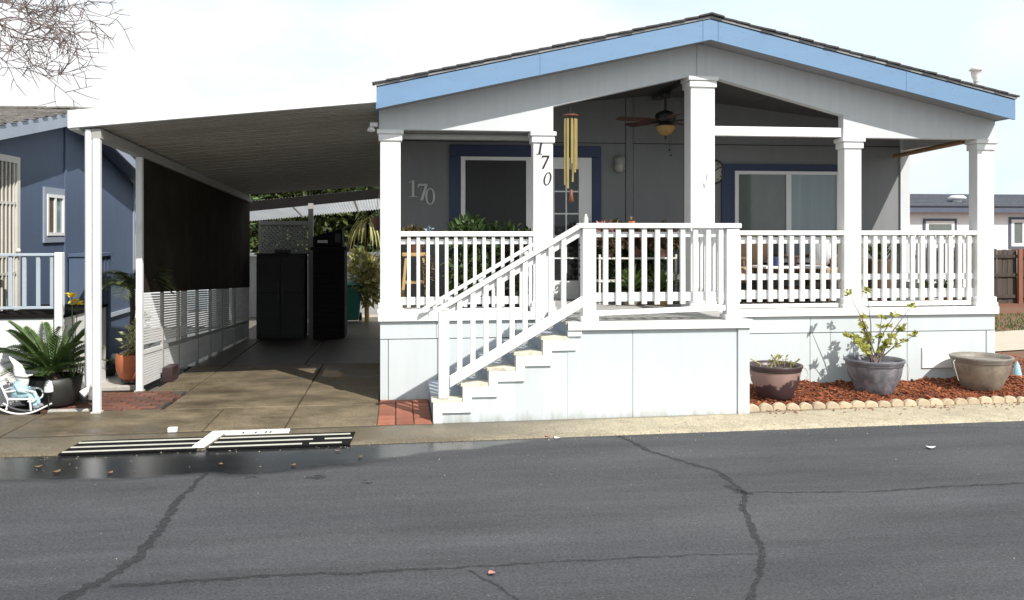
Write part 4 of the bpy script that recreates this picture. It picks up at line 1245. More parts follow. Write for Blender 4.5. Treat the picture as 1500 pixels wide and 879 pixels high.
for a, b in zip(bays[:-1], bays[1:]):
    for k in range(19):
        za, zb = st_(a) - .012 - k * .0318, st_(b) - .012 - k * .0318 * (st_(b) - sm_(b)) / (st_(a) - sm_(a))
        rail_along(a + .03, b - .03, za, zb, .024, .005, 'slat', 'white_metal', scr)
    n2 = 12
    for k in range(n2):
        t = k / n2
        za = sm_(a) - .055 + (gz(a) + .045 - sm_(a) + .055) * t
        zb = sm_(b) - .055 + (gz(b) + .045 - sm_(b) + .055) * t
        rail_along(a + .03, b - .03, za, zb, .024, .005, 'slat', 'white_metal', scr)
    rail_along(a, b, sm_(a) + .0, sm_(b) + .0, .048, .014, 'screen_rail', 'white_metal' if a < 1.5 else 'blind_grey', scr)
    for y, hgt in ((b, st_(b)),):
        MB().box(xw(y) - .02, xw(y) + .016, y - .022, y + .022, gz(y), hgt).build('stile', 'blind_grey', scr)
tag(MB().box(xw(1.75) + .04, xw(1.75) + .16, 1.62, 1.95, gz(2) + .006, gz(2) + .19).build('crate', 'pot_brown_dark', None, bevel=0.01), 'small dark brown crate on the driveway against the white slatted screen', 'crate')

# ------------------------------------------------------------------ behind the carport
cab = thing('storage_cabinet', (-1.88, 6.6, gz(6.6)), 'dark two-door storage cabinet standing at the back of the carport', 'cabinet')
zb = gz(6.6) + .01
MB().box(-2.30, -1.46, 6.45, 6.98, zb, 1.42).build('cabinet_body', 'cabinet_dark', cab, bevel=0.01)
for x0, x1 in ((-2.285, -1.885), (-1.875, -1.475)):
    for z0, z1 in ((zb + .05, .74), (.755, 1.38)):
        MB().box(x0, x1, 6.425, 6.448, z0, z1).build('door', 'cabinet_dark', cab, bevel=0.006)
for x in (-1.92, -1.84):
    MB().box(x - .012, x + .012, 6.405, 6.424, .55, .95).build('handle', 'black_metal', cab)
MB().box(-2.33, -1.43, 6.41, 7.0, 1.421, 1.45).build('cabinet_top', 'cabinet_dark', cab, bevel=0.006)
MB().box(-1.98, -1.72, 6.43, 6.6, 1.452, 1.52).build('carry_handle', 'black_metal', cab, bevel=0.01)

lt = thing('lattice_screen', (-1.9, 7.1, zb), 'diagonal lattice panel with a tall corner post behind the storage cabinet', 'lattice')
m = MB()
for k in range(-10, 22):
    for d in (-1, 1):
        x = -2.36 + k * .075
        p, q = (x, 7.10 + .006 * d, 1.44), (x + d * .52, 7.10 + .006 * d, 1.96)
        if d > 0:
            lo, hi = max(0, (-2.34 - x) / .52), min(1, (-1.48 - x) / .52)
        else:
            lo, hi = max(0, (x + 1.48) / .52), min(1, (x + 2.34) / .52)
        if hi - lo > .05:
            P, Q = Vector(p), Vector(q)
            m.bar(P + (Q - P) * lo, P + (Q - P) * hi, .03, .008, (0, 1, 0))
m.build('lattice', 'blind_grey', lt, kind='stuff')
m = MB().box(-2.36, -1.46, 7.075, 7.125, 1.96, 2.03); m.box(-2.36, -2.32, 7.08, 7.12, zb - .03, 1.959)
m.build('lattice_frame', 'blind_grey', lt)
MB().box(-1.459, -1.37, 7.06, 7.14, zb - .03, 2.36).build('lattice_post', 'blind_grey', lt)

sh = thing('storage_shed', (-1.04, 6.7, zb), 'dark louvred storage box with horizontal boards beside the cabinet', 'shed')
MB().box(-1.31, -.755, 6.40, 7.2, zb, 1.50).build('shed_body', 'shed_dark', sh)
for k in range(17):
    MB().obox((-1.03, 6.385, zb + .06 + k * .088), (.54, .02, .082), (.18, 0, 0)).build('board', 'shed_dark', sh)
MB().box(-1.35, -.72, 6.34, 7.24, 1.501, 1.56).build('lid', 'shed_dark', sh, bevel=0.01)
ub = thing('vent_box', (-1.0, 6.9, 1.56), 'dark metal box with a side vent lying on top of the storage shed', 'box')
MB().hexa([(-1.32, 6.5, 1.562), (-.80, 6.5, 1.562), (-.80, 7.1, 1.562), (-1.32, 7.1, 1.562), (-1.32, 6.5, 1.74), (-.80, 6.5, 1.90), (-.80, 7.1, 1.90), (-1.32, 7.1, 1.74)]).build('box_body', 'shed_dark', ub, bevel=0.01)
MB().box(-.93, -.83, 6.485, 6.498, 1.64, 1.80).build('vent', 'black_metal', ub)
MB().box(-1.24, -1.06, 6.485, 6.498, 1.63, 1.68).build('label_plate', 'cream_plate', ub)

aw = thing('patio_awning', (-1.4, 9.0, -.1), 'pale corrugated awning on a dark beam beyond the carport', 'awning')
MB().hexa([(-3.3, 8.95, 2.20), (0.6, 8.70, 2.60), (0.6, 8.82, 2.60), (-3.3, 9.07, 2.20), (-3.3, 8.95, 2.40), (0.6, 8.70, 2.80), (0.6, 8.82, 2.80), (-3.3, 9.07, 2.40)]).build('beam', 'beam_dark', aw)
m = MB()
nr = 130
vs = []
for i in range(nr + 1):
    t = i / nr
    d = .018 * math.sin(i * math.pi / 1.0 + math.pi / 2)
    for s_ in range(5):
        u = s_ / 4
        vs.append((-3.4 + 4.0 * t, 9.08 - .3 * t + 3.2 * u, 2.39 + .40 * t - (.31 + .03 * t) * u + d))
m.add(vs, [(i * 5 + j, (i + 1) * 5 + j, (i + 1) * 5 + j + 1, i * 5 + j + 1) for i in range(nr) for j in range(4)])
m.build('corrugated_sheet', 'translucent_panel', aw)
for x in (-3.25, 0.5):
    MB().box(x - .05, x + .05, 8.7, 8.8, -.12, 2.2 if x < 0 else 2.58).build('post', 'beam_dark', aw)
for t in (.33, .66):
    m = MB().bar((-3.4 + 4 * t, 9.08 - .3 * t, 2.35 + .4 * t), (-3.4 + 4 * t, 12.2 - .3 * t, 2.05 + .4 * t), .05, .035)
    m.build('rafter', 'white_metal', aw)

gw = thing('garden_wall', (-.8, 11.9, -.15), 'low grey wall with a white coping behind the green bin', 'wall')
MB().box(-4.2, 1.6, 11.9, 12.05, -.2, 1.24).build('wall_face', 'wall_grey', gw)
MB().box(-4.22, 1.62, 11.86, 12.09, 1.241, 1.32).build('coping', 'white_paint', gw, bevel=0.006)

bn = thing('wheelie_bin', (-.78, 9.6, gz(9.6)), 'dark green wheeled bin in front of the low grey wall', 'bin')
z0 = gz(9.6)
MB().hexa([(-.95, 9.42, z0 + .06), (-.64, 9.42, z0 + .06), (-.64, 9.78, z0 + .06), (-.95, 9.78, z0 + .06), (-1.0, 9.36, z0 + .80), (-.58, 9.36, z0 + .80), (-.58, 9.84, z0 + .80), (-1.0, 9.84, z0 + .80)]).build('bin_body', 'bin_green', bn, bevel=0.02)
MB().hexa([(-1.02, 9.33, z0 + .802), (-.56, 9.33, z0 + .802), (-.56, 9.86, z0 + .802), (-1.02, 9.86, z0 + .802), (-.99, 9.38, z0 + .86), (-.59, 9.38, z0 + .86), (-.57, 9.86, z0 + .92), (-1.01, 9.86, z0 + .92)]).build('lid', 'bin_green', bn, bevel=0.012)
for x in (-.97, -.62):
    m = MB().lathe([(.0, -.03), (.09, -.03), (.09, .03), (.0, .03)], (0, 0, 0), 14)
    m.v = [(x + c, 9.80 + a, z0 + .10 + b) for a, b, c in m.v]
    m.build('wheel', 'black_metal', bn)
MB().tube([(-.96, 9.90, z0 + .84), (-.62, 9.90, z0 + .84)], .015, 8).build('handle', 'black_metal', bn)

# ------------------------------------------------------------------ plants
def foliage(c, r, n, L, m=None, seed=0, mb=None, up=0.5):
    """leaf sprays spread through an uneven crown"""
    rr = random.Random(seed)
    mb = mb or MB()
    c = Vector(c)
    lobes = [(Vector((rr.uniform(-.6, .6) * r[0], rr.uniform(-.6, .6) * r[1], rr.uniform(-.55, .65) * r[2])), rr.uniform(.35, .6)) for _ in range(max(5, n // 90))]
    for k in range(n):
        o, s = lobes[k % len(lobes)]
        while True:
            v = Vector((rr.uniform(-1, 1), rr.uniform(-1, 1), rr.uniform(-1, 1)))
            if v.length < 1:
                break
        v = v.normalized() * (v.length ** 0.5)
        p = c + o + Vector((v.x * r[0], v.y * r[1], v.z * r[2])) * s
        d = (v + Vector((rr.uniform(-.7, .7), rr.uniform(-.7, .7), rr.uniform(-.5, .7) + up * .3)))
        l = L * rr.uniform(.6, 1.3)
        mb.leaf(p, d, l, l * rr.uniform(.35, .6), up=(rr.uniform(-1, 1), rr.uniform(-1, 1), rr.uniform(.2, 1)), fold=.12)
    return mb

def frond_mesh(L, lift, droop, nl, lw, ll, name, m, vee=0.5):
    """feather leaf along +X: arching midrib with paired leaflets"""
    mb = MB()
    P = []
    for i in range(9):
        t = i / 8
        P.append(Vector((L * t * (1 - .12 * t), 0, L * (lift * t - droop * t * t))))
    mb.tube(P, [.008 * (1 - .8 * i / 8) for i in range(9)], 4, caps=False)
    for i in range(nl):
        t = .14 + .86 * i / nl
        p = Vector((L * t * (1 - .12 * t), 0, L * (lift * t - droop * t * t)))
        d0 = Vector((L * (1 - .24 * t), 0, L * (lift - 2 * droop * t))).normalized()
        l = ll * math.sin(math.pi * min(1, .12 + .83 * t)) ** .6
        for s in (-1, 1):
            d = d0 * .62 + Vector((0, s, 0)) * .8 + Vector((0, 0, vee * .5))
            mb.leaf(p, d, l * rnd(.9, 1.05), lw, up=(0, 0, 1), fold=.05)
    return shared(mb, name, m)

def strap_leaf(mb, base, az, L, lift, droop, w, seg=6):
    """one long strap leaf, folded along its length"""
    c, s = math.cos(az), math.sin(az)
    pts = []
    for i in range(seg + 1):
        t = i / seg
        h = L * t * (1 - .3 * droop * t)
        pts.append((base[0] + h * c * math.cos(lift) , base[1] + h * s * math.cos(lift), base[2] + L * (math.sin(lift) * t - droop * t * t)))
    vs = []
    for i, p in enumerate(pts):
        t = i / seg
        ww = w * (0.7 + .9 * t - 1.55 * t * t) * .5
        vs += [(p[0] - s * ww, p[1] + c * ww, p[2] + ww * .35), p, (p[0] + s * ww, p[1] - c * ww, p[2] + ww * .35)]
    fs = []
    for i in range(seg):
        for k in (0, 1):
            fs.append((i * 3 + k, i * 3 + k + 1, (i + 1) * 3 + k + 1, (i + 1) * 3 + k))
    mb.add(vs, fs)

# cycad in a dark pot at the lane, left
cx, cy = -3.42, 0.16
t = thing('potted_cycad', (cx, cy, 0), 'bushy dark green cycad in a low black pot beside the carport downspout', 'potted plant')
MB().lathe([(.20, .0), (.25, .03), (.285, .20), (.30, .30), (.27, .31), (.25, .27), (.0, .26)], (cx, cy, 0.01), 28).build('pot', 'pot_black', t)
MB().lathe([(.10, .25), (.09, .30), (.05, .36), (.0, .37)], (cx, cy, 0.0), 12).build('trunk', 'trunk_brown', t)
fm = [frond_mesh(.58, 1.05, .55, 19, .034, .125, 'frond', 'leaf_cycad'), frond_mesh(.46, 1.7, .6, 18, .034, .115, 'frond', 'leaf_cycad'), frond_mesh(.58, .62, .50, 18, .034, .12, 'frond', 'leaf_cycad')]
for k in range(44):
    link('frond', fm[k % 3], t, (cx, cy, .33), (rnd(-.15, .15), rnd(-.12, .12), k * 2.39996 + rnd(-.15, .15)), rnd(.86, 1.12))
tag(MB().lathe([(.045, 0), (.043, .05), (.028, .105), (.0, .125)], (-3.335, -.16, .205), 14).build('solar_light', 'gnome_white', None), 'small white bell shaped ornament clipped in front of the black cycad pot', 'ornament')
# give it a stake so that it stands on the ground
MB().tube([(-3.335, -.16, .008), (-3.335, -.16, .21)], .006, 6).build('stake', 'black_metal', bpy.data.objects['solar_light'])

# terracotta pot with a pygmy palm and variegated leaves
cx, cy = -3.0, 1.62
t = thing('potted_palm', (cx, cy, gz(1.6)), 'slim palm with variegated leaves in a round orange terracotta pot', 'potted plant')
MB().lathe([(.12, .0), (.175, .05), (.208, .13), (.218, .23), (.214, .315), (.20, .33), (.188, .32), (.18, .28), (.0, .27)], (cx, cy, .02), 30).build('pot', 'terracotta', t)
MB().lathe([(.12, -.005), (.15, .0), (.16, .03), (.14, .035)], (cx, cy, .0), 20).build('saucer', 'pot_black', t)
MB().tube([(cx - .02, cy, .28), (cx - .04, cy, .55), (cx - .02, cy, .85), (cx - .03, cy, 1.12)], [.035, .03, .03, .036], 9).build('trunk', 'trunk_brown', t)
fm = [frond_mesh(.52, .75, .80, 20, .022, .17, 'frond', 'leaf_palm', .2), frond_mesh(.46, 1.1, .8, 20, .022, .16, 'frond', 'leaf_palm', .2)]
for k in range(24):
    link('frond', fm[k % 2], t, (cx - .03, cy, 1.12), (rnd(-.2, .2), rnd(-.2, .2), k * 2.4), rnd(.95, 1.25))
foliage((cx + .07, cy - .1, .55), (.13, .12, .28), 190, .09, seed=5).build('foliage', 'leaf_variegated', t)
m = MB()
LOW = 1
for k in range(16):
    strap_leaf(m, (cx, cy - .05, .33), rnd(0, 6.28), rnd(.2, .3), rnd(.5, 1.2), .5, .035, 4)
m.build('strap_leaves', 'leaf_variegated', t)

t = thing('potted_succulent', (-3.55, 2.35, gz(2)), 'small straggly plant in a low dark bowl behind the front carport post', 'potted plant')
MB().lathe([(.10, 0), (.15, .10), (.16, .14), (.13, .14), (.0, .11)], (-3.55, 2.35, -.02), 20).build('pot', 'pot_black', t)
m = MB()
for k in range(20):
    strap_leaf(m, (-3.55, 2.35, .10), rnd(0, 6.28), rnd(.2, .38), rnd(.2, 1.1), .6, .03, 5)
m.build('strap_leaves', 'leaf_mid', t)
for (x, y, r, lab) in ((-3.10, 0.34, .13, 'grey rock between the cycad pot and the front carport post'), (-3.72, .40, .12, 'reddish dark rock behind the white rocking chair'), (-3.16, 2.4, .16, 'flat dark rock behind the terracotta pot')):
    m = MB().ball((x, y, r * .45), r, 10, 7, (1.0, .8, .75))
    rr = random.Random(int(r * 1000))
    m.v = [(a + rr.uniform(-.2, .2) * r * .5, b + rr.uniform(-.2, .2) * r * .5, max(-.01, c + rr.uniform(-.2, .2) * r * .5)) for a, b, c in m.v]
    m.sm = [False] * len(m.sm)
    tag(m.build('rock', 'rock', None), lab, 'rock')
slabm = MB().box(-3.62, -2.86, 1.15, 1.24, -.03, .025)
tag(slabm.build('curb_slab', 'rock_pale', None, bevel=0.008), 'pale narrow kerb stone behind the damp red pavers', 'kerb stone')
tag(MB().box(-3.34, -2.93, -.19, -.115, -.03, .02).build('curb_slab', 'rock_pale', None, bevel=0.008), 'pale narrow kerb stone in front of the damp red pavers', 'kerb stone')
m = MB().hexa([(-3.6, 2.75, -.02), (-3.1, 3.3, -.02), (-3.3, 3.9, -.02), (-3.8, 3.35, -.02), (-3.6, 2.75, .12), (-3.1, 3.3, .12), (-3.3, 3.9, .12), (-3.8, 3.35, .12)])
tag(m.build('stone_step', 'rock_pale', None, bevel=0.01), 'pale stone step against the blue neighbouring wall', 'step')

IX, IY = -3.24, .30
t = thing('iris_plant', (IX, IY, 0), 'tall yellow flowers on thin stalks behind the carport post', 'flowers')
m = MB()
for k in range(14):
    strap_leaf(m, (IX + rnd(-.05, .05), IY + rnd(-.05, .05), .0), rnd(0, 6.28), rnd(.5, .8), rnd(1.2, 1.5), .15, .03, 6)
m.build('strap_leaves', 'leaf_mid', t)
m = MB().tube([(IX, IY, 0), (IX - .02, IY, .6), (IX - .03, IY, 1.14)], .006, 5)
m.tube([(IX, IY, 0), (IX - .01, IY, .5), (IX + .03, IY, 1.05)], .006, 5)
m.build('stalk', 'stem_green', t)
for (x, z) in ((IX - .04, 1.15), (IX + .03, 1.06), (IX - .01, 1.09)):
    m = MB()
    for k in range(11):
        a = k * 2.4
        m.leaf((x, IY, z), (math.cos(a), math.sin(a), rnd(-.2, .7)), rnd(.055, .085), .05, up=(0, 0, 1), fold=.2)
    m.build('blossom', 'petal_yellow', t)

# little white rocking chair with a bearded garden figure sitting in it
gx, gy = -3.55, -.22
t = thing('toy_rocking_chair', (gx, gy, .01), 'little white curly metal rocking chair on the pavement by the cycad', 'rocking chair')
for s in (-1, 1):
    y = gy + s * .085
    pts = [(gx - .235 + .47 * k / 12, y - .0, .012 + .30 * ((k / 12 - .52) ** 2)) for k in range(13)]
    MB().tube(pts, .010, 6).build('rocker', 'white_metal', t)
    pts = [(gx - .13, y, .06), (gx - .12, y, .16), (gx - .16, y, .25), (gx - .205, y, .345)]
    MB().tube(pts, .011, 6).build('back_post', 'white_metal', t)
    MB().tube([(gx + .10, y, .045), (gx + .09, y, .16)], .010, 6).build('leg', 'white_metal', t)
    pts = [(gx - .15, y, .235)] + [(gx - .05 + .03 * k, y, .245 + .012 * math.sin(k)) for k in range(4)] + [(gx + .10 + .055 * math.sin(a), y, .185 + .055 * math.cos(a)) for a in [.2 + .5 * q for q in range(8)]]
    MB().tube(pts, .010, 6).build('arm', 'white_metal', t)
for z, dx in ((.25, -.16), (.30, -.182), (.34, -.203)):
    MB().tube([(gx + dx, gy - .085, z), (gx + dx, gy + .085, z)], .008, 6).build('back_slat', 'white_metal', t)
MB().box(gx - .13, gx + .11, gy - .09, gy + .09, .150, .168).build('seat', 'white_metal', t, bevel=0.005)
t = thing('garden_gnome', (gx - .03, gy, .17), 'white bearded garden gnome in pale blue with a long drooping pointed hat', 'garden gnome')
# body as one lofted surface: seat, tunic, shoulders, neck
MB().lathe([(.0, .0), (.075, .005), (.088, .05), (.078, .10), (.055, .145), (.035, .165)], (gx - .035, gy, .169), 16).build('body', 'gnome_blue', t)
MB().ball((gx - .03, gy, .375), .052, 14, 10, (1, .95, 1.05)).build('head', 'cream_plate', t)
MB().ball((gx + .022, gy - .004, .37), .014, 8, 6).build('nose', 'petal_pink', t)
for s in (-1, 1):
    MB().ball((gx + .012, gy + s * .02 - .004, .388), .006, 6, 5).build('eye', 'black_metal', t)
m = MB().lathe([(.062, .0), (.056, .04), (.042, .10), (.022, .16), (.004, .19)], (0, 0, 0), 14)
m.v = [(gx - .03 + a - c * .30 - max(0, c - .1) * .6, gy + b, .392 + c) for a, b, c in m.v]
m.build('hat', 'gnome_white', t)
m = MB().tube([(gx - .09, gy, .395), (gx - .03, gy - .055, .392), (gx + .04, gy - .05, .385), (gx + .085, gy, .392)], [.012, .014, .012, .008], 7)
m.build('hat_brim', 'gnome_white', t)
m = MB().lathe([(.0, .0), (.05, .05), (.055, .10), (.03, .14)], (0, 0, 0), 12)
m.v = [(gx + .005 + a * .8, gy + b * .9, .245 + c) for a, b, c in m.v]
m.build('beard', 'gnome_white', t)
for s in (-1, 1):
    MB().tube([(gx - .05, gy + s * .06, .305), (gx - .01, gy + s * .095, .245), (gx + .06, gy + s * .07, .225)], [.024, .02, .016], 8).build('arm', 'gnome_blue', t)
    MB().tube([(gx - .03, gy + s * .04, .195), (gx + .075, gy + s * .045, .205), (gx + .115, gy + s * .045, .13), (gx + .12, gy + s * .045, .09)], [.036, .032, .026, .024], 8).build('leg', 'gnome_blue', t)
    MB().ball((gx + .135, gy + s * .045, .072), .03, 10, 7, (1.3, .9, .8)).build('boot', 'gnome_grey', t)
    MB().ball((gx + .068, gy + s * .065, .225), .018, 8, 6).build('hand', 'cream_plate', t)

# ------------------------------------------------------------------ pots on the mulch
def bucket(cx, cy, rt, h, mats, tilt=0.0, rim='pot_rim_dark'):
    zb = bed_z(cx, cy) - .012
    return zb
def planter(cx, cy, rt, rb, h, body, rim, label, name='planter_pot', tilt=None):
    zb = bed_z(cx, cy) - .015
    t = thing(name, (cx, cy, zb), label, 'planter')
    b = MB().lathe([(rb * .9, 0), (rb, .015), (rb * 1.10, h * .22), (rb + (rt - rb) * .66, h * .50), (rt * .945, h * .82)], (cx, cy, zb), 36).build('pot', body, t)
    MB().lathe([(rt * .945, h * .82), (rt * .975, h * .835), (rt * .965, h * .865), (rt * .99, h * .90), (rt * 1.03, h * .97), (rt * 1.01, h), (rt * .95, h * .995), (rt * .90, h * .9), (rt * .88, h * .87)], (cx, cy, zb), 36).build('rim', rim, t)
    MB().lathe([(0, h * .86), (rt * .89, h * .86)], (cx, cy, zb), 36).build('potting_soil', 'soil', t)
    return t, zb
def wire(t, cx, cy, rt, zt, s, lo):
    a = [(cx + s * rt * .98, cy - .02, zt - .03), (cx + s * (rt + .045), cy - .05, zt - .05), (cx + s * (rt + .055), cy - .08, zt - .11), (cx + s * (rt + .02), cy - .1, zt - lo)]
    MB().tube(a, .005, 5).build('wire_handle', 'rock_pale', t)

t, zb = planter(4.235, -.62, .285, .185, .36, 'pot_brown', 'pot_brown_dark', 'brown planter stained dark over its lower half next to the stair landing')
wire(t, 4.235, -.62, .285, zb + .36, 1, .14); wire(t, 4.235, -.62, .285, zb + .36, -1, .10)
m = MB()
for k in range(9):
    x, y = 4.235 + rnd(-.16, .2), -.62 + rnd(-.12, .12)
    m.tube([(x, y, zb + .30), (x + rnd(-.05, .05), y + rnd(-.05, .05), zb + .36), (x + rnd(-.11, .11), y, zb + .38 + rnd(0, .05))], .007, 5)
m.build('dry_stems', 'leaf_straw', t)
foliage((4.27, -.62, zb + .40), (.13, .1, .05), 46, .05, seed=3).build('foliage', 'leaf_straw', t)

t, zb = planter(5.475, -.44, .315, .20, .385, 'pot_slate', 'slate_rim', 'slate grey planter holding a sparse shrub with yellow-green leaves')
wire(t, 5.475, -.44, .315, zb + .385, 1, .24)
m, lf = MB(), MB()
rr = random.Random(21)
px, py = 5.475, -.44
for k in range(17):
    a = rr.uniform(0, 6.28); sp = rr.uniform(.12, .46); h = rr.uniform(.20, .60) * (1.15 - sp * .7)
    if k == 0:
        a, sp, h = 0.1, .44, .60
    if k == 1:
        a, sp, h = 2.9, .30, .76
    if k == 2:
        a, sp, h = 2.2, .12, .78
    b = (px + rr.uniform(-.05, .05), py + rr.uniform(-.05, .05), zb + .33)
    e = (px + sp * math.cos(a), py + .6 * sp * math.sin(a) - .02, zb + .36 + h)
    mid = (b[0] * .55 + e[0] * .45 + rr.uniform(-.02, .02), b[1] * .5 + e[1] * .5, b[2] * .5 + e[2] * .5 + .04)
    m.tube([b, mid, e], [.009, .006, .003], 5)
    for tpos in ([1.0, .72, .5] if k > 2 else [1.0]):
        c = [mid[i] + (e[i] - mid[i]) * (tpos * 2 - 1) if tpos > .5 else mid[i] for i in range(3)]
        for q in range(13 if tpos == 1 else 9):
            d = (rr.uniform(-1, 1), rr.uniform(-1, 1), rr.uniform(-.3, .9))
            lf.leaf((c[0] + rr.uniform(-.02, .02), c[1] + rr.uniform(-.02, .02), c[2] + rr.uniform(-.02, .02)), d, rr.uniform(.04, .068), rr.uniform(.026, .042), up=(rr.uniform(-1, 1), -1, .4), fold=.15)
for q in range(30):
    a = rr.uniform(0, 6.28)
    lf.leaf((px + .12 * math.cos(a) * rr.random(), py + .08 * math.sin(a) * rr.random(), zb + .36 + .16 * rr.random()), (math.cos(a), math.sin(a), .7), .05, .03, fold=.15)
m.build('branches', 'bark_pink', t)
lf.build('foliage', 'leaf_yellow', t)

t, zb = planter(6.775, -.42, .325, .21, .375, 'pot_taupe', 'taupe_rim', 'empty taupe planter at the right end of the mulch bed')
wire(t, 6.775, -.42, .325, zb + .375, -1, .26)

# ------------------------------------------------------------------ neighbouring house on the left
nb = thing('mobile_home', (-8.0, 2.7, 0), 'dark blue manufactured home with pale grey trim behind the carport posts on the left', 'house')
NX = -4.2                                         # its end wall, facing the carport
RY = 2.72                                         # ridge
def rk(y):                                        # underside of the rake board
    return 3.30 - 0.192 * (RY - y) if y < RY else 3.30 - 0.222 * (y - RY)
MB().prism([(-3.0, .55), (5.82, .55), (5.82, rk(5.82) + .03), (RY, rk(RY) + .03), (-3.0, rk(-3.0) + .03)], 'x', NX - .1, NX).build('end_wall', 'navy_siding', nb)
MB().box(NX - 12, NX - .1, -3.0, -2.9, .5, 2.3).build('front_wall', 'navy_siding', nb)
MB().box(NX - 12, NX - .1, 5.72, 5.82, .5, 2.6).build('rear_wall', 'navy_siding', nb)
MB().box(NX - .08, NX - .02, -2.9, 5.75, -.1, .55).build('skirting', 'navy_siding', nb)
MB().box(NX - .01, NX + .025, 3.35, 5.84, .52, .58).build('skirting_cap', 'neighbor_rail', nb)
for y in (2.72, 5.80):
    MB().box(NX - .005, NX + .022, y - .035, y + .035, .55, rk(y) - .02).build('batten', 'neighbor_trim' if y > 3 else 'navy_siding', nb)
for y0, y1 in ((-3.6, RY), (RY, 6.6)):            # rake boards and roof slopes
    m = MB().hexa([(-3.93, y0, rk(y0)), (-3.90, y0, rk(y0)), (-3.90, y1, rk(y1)), (-3.93, y1, rk(y1)), (-3.93, y0, rk(y0) + .155), (-3.90, y0, rk(y0) + .155), (-3.90, y1, rk(y1) + .155), (-3.93, y1, rk(y1) + .155)])
    m.build('rake_board', 'neighbor_trim', nb)
    m = MB().hexa([(-17, y0, rk(y0) + .06), (-3.931, y0, rk(y0) + .06), (-3.931, y1, rk(y1) + .06), (-17, y1, rk(y1) + .06), (-17, y0, rk(y0) + .15), (-3.931, y0, rk(y0) + .15), (-3.931, y1, rk(y1) + .15), (-17, y1, rk(y1) + .15)])
    m.build('roof_deck', 'navy_siding', nb)
    # shingle courses: the ones towards the street have separate tabs near the rake
    n = int((y1 - y0) / .14)
    big = MB()
    for k in range(n):
        ya, yb_ = y0 + (y1 - y0) * k / n, y0 + (y1 - y0) * (k + 1) / n
        zt = .158
        if y0 < 0:
            z0, z1 = rk(ya) + zt + .016, rk(yb_) + zt + .002
            big.hexa([(-17, ya, z0 - .013), (-5.6, ya, z0 - .013), (-5.6, yb_, z1 - .002), (-17, yb_, z1 - .002), (-17, ya, z0), (-5.6, ya, z0), (-5.6, yb_, z1), (-17, yb_, z1)])
            for q in range(8):
                x0 = -3.88 - q * .215 - (.1 if k % 2 else 0)
                w = .208
                j = rnd(0, .006)
                big.hexa([(x0 - w, ya, z0 - .013), (x0, ya, z0 - .013), (x0, yb_ + .01, z1 - .002), (x0 - w, yb_ + .01, z1 - .002), (x0 - w, ya, z0 + j), (x0, ya, z0 + j), (x0, yb_ + .01, z1 + .002), (x0 - w, yb_ + .01, z1 + .002)])
        else:
            z0, z1 = rk(ya) + zt + .003, rk(yb_) + zt + .017
            big.hexa([(-17, ya, z0 - .01), (-3.88, ya, z0 - .01), (-3.88, yb_, z1 - .015), (-17, yb_, z1 - .015), (-17, ya, z0), (-3.88, ya, z0), (-3.88, yb_, z1), (-17, yb_, z1)])
    big.build('shingle_field', 'shingle_brown', nb, kind='stuff')
me = shared(MB().hexa([(-.13, -.13, -.025), (.13, -.13, -.025), (.13, 0, .0), (-.13, 0, .0), (-.13, -.13, -.008), (.13, -.13, -.008), (.13, 0, .018), (-.13, 0, .018)]).hexa([(-.13, .0, 0), (.13, 0, 0), (.13, .13, -.03), (-.13, .13, -.03), (-.13, 0, .018), (.13, 0, .018), (.13, .13, -.013), (-.13, .13, -.013)]), 'ridge_cap', 'shingle_brown')
for k in range(16):
    link('ridge_cap', me, nb, (-3.96 - k * .2, RY, rk(RY) + .178 + .004 * (k % 2) + rnd(0, .008)), (0, rnd(-.05, .05), rnd(-.05, .05)))
# window on the end wall
w = node('window', nb, (NX, 2.33, 2.0))
y0, y1, z0, z1 = 1.98, 2.66, 1.70, 2.40
m = MB()
m.box(NX + .001, NX + .024, y0 - .0, y0 + .075, z0, z1); m.box(NX + .001, NX + .024, y1 - .03, y1, z0, z1); m.box(NX + .001, NX + .024, y0 + .076, y1 - .031, z1 - .085, z1); m.box(NX + .001, NX + .024, y0 + .076, y1 - .031, z0, z0 + .085)
m.build('window_surround', 'neighbor_trim', w)
m = MB()
a, b, c, d = y0 + .077, y1 - .032, z0 + .087, z1 - .087
m.box(NX + .001, NX + .034, a, a + .045, c, d); m.box(NX + .001, NX + .034, b - .045, b, c, d); m.box(NX + .001, NX + .034, a + .046, b - .046, d - .04, d); m.box(NX + .001, NX + .034, a + .046, b - .046, c, c + .04); m.box(NX + .001, NX + .032, (a + b) / 2 - .035, (a + b) / 2 + .015, c + .041, d - .041)
m.build('window_frame', 'cream_plate', w)
MB().box(NX + .002, NX + .012, a + .046, (a + b) / 2 - .036, c + .041, d - .041).build('pane', 'wicker', w)
MB().box(NX + .002, NX + .012, (a + b) / 2 + .016, b - .046, c + .041, d - .041).build('pane', 'pane_blue', w)
# barred security door
w = node('security_door', nb, (NX, .6, .95))
MB().box(NX + .001, NX + .02, .20, 1.12, .95, 2.62).build('door_leaf', 'wicker', w)
m = MB()
m.box(NX + .001, NX + .05, 1.12, 1.20, .93, 2.70); m.box(NX + .001, NX + .05, .12, .199, .93, 2.70); m.box(NX + .001, NX + .05, .2, 1.119, 2.625, 2.70)
m.build('door_frame', 'cream_bars', w)
for k in range(9):
    MB().box(NX + .028, NX + .046, .24 + k * .1, .262 + k * .1, .96, 2.62).build('bar', 'cream_bars', w)
for z in (1.35, 1.55, 2.15):
    MB().box(NX + .03, NX + .044, .21, 1.11, z, z + .03).build('cross_bar', 'cream_bars', w)
MB().ball((NX + .075, 1.08, 1.62), .03, 8, 6).build('door_knob', 'cream_bars', w)
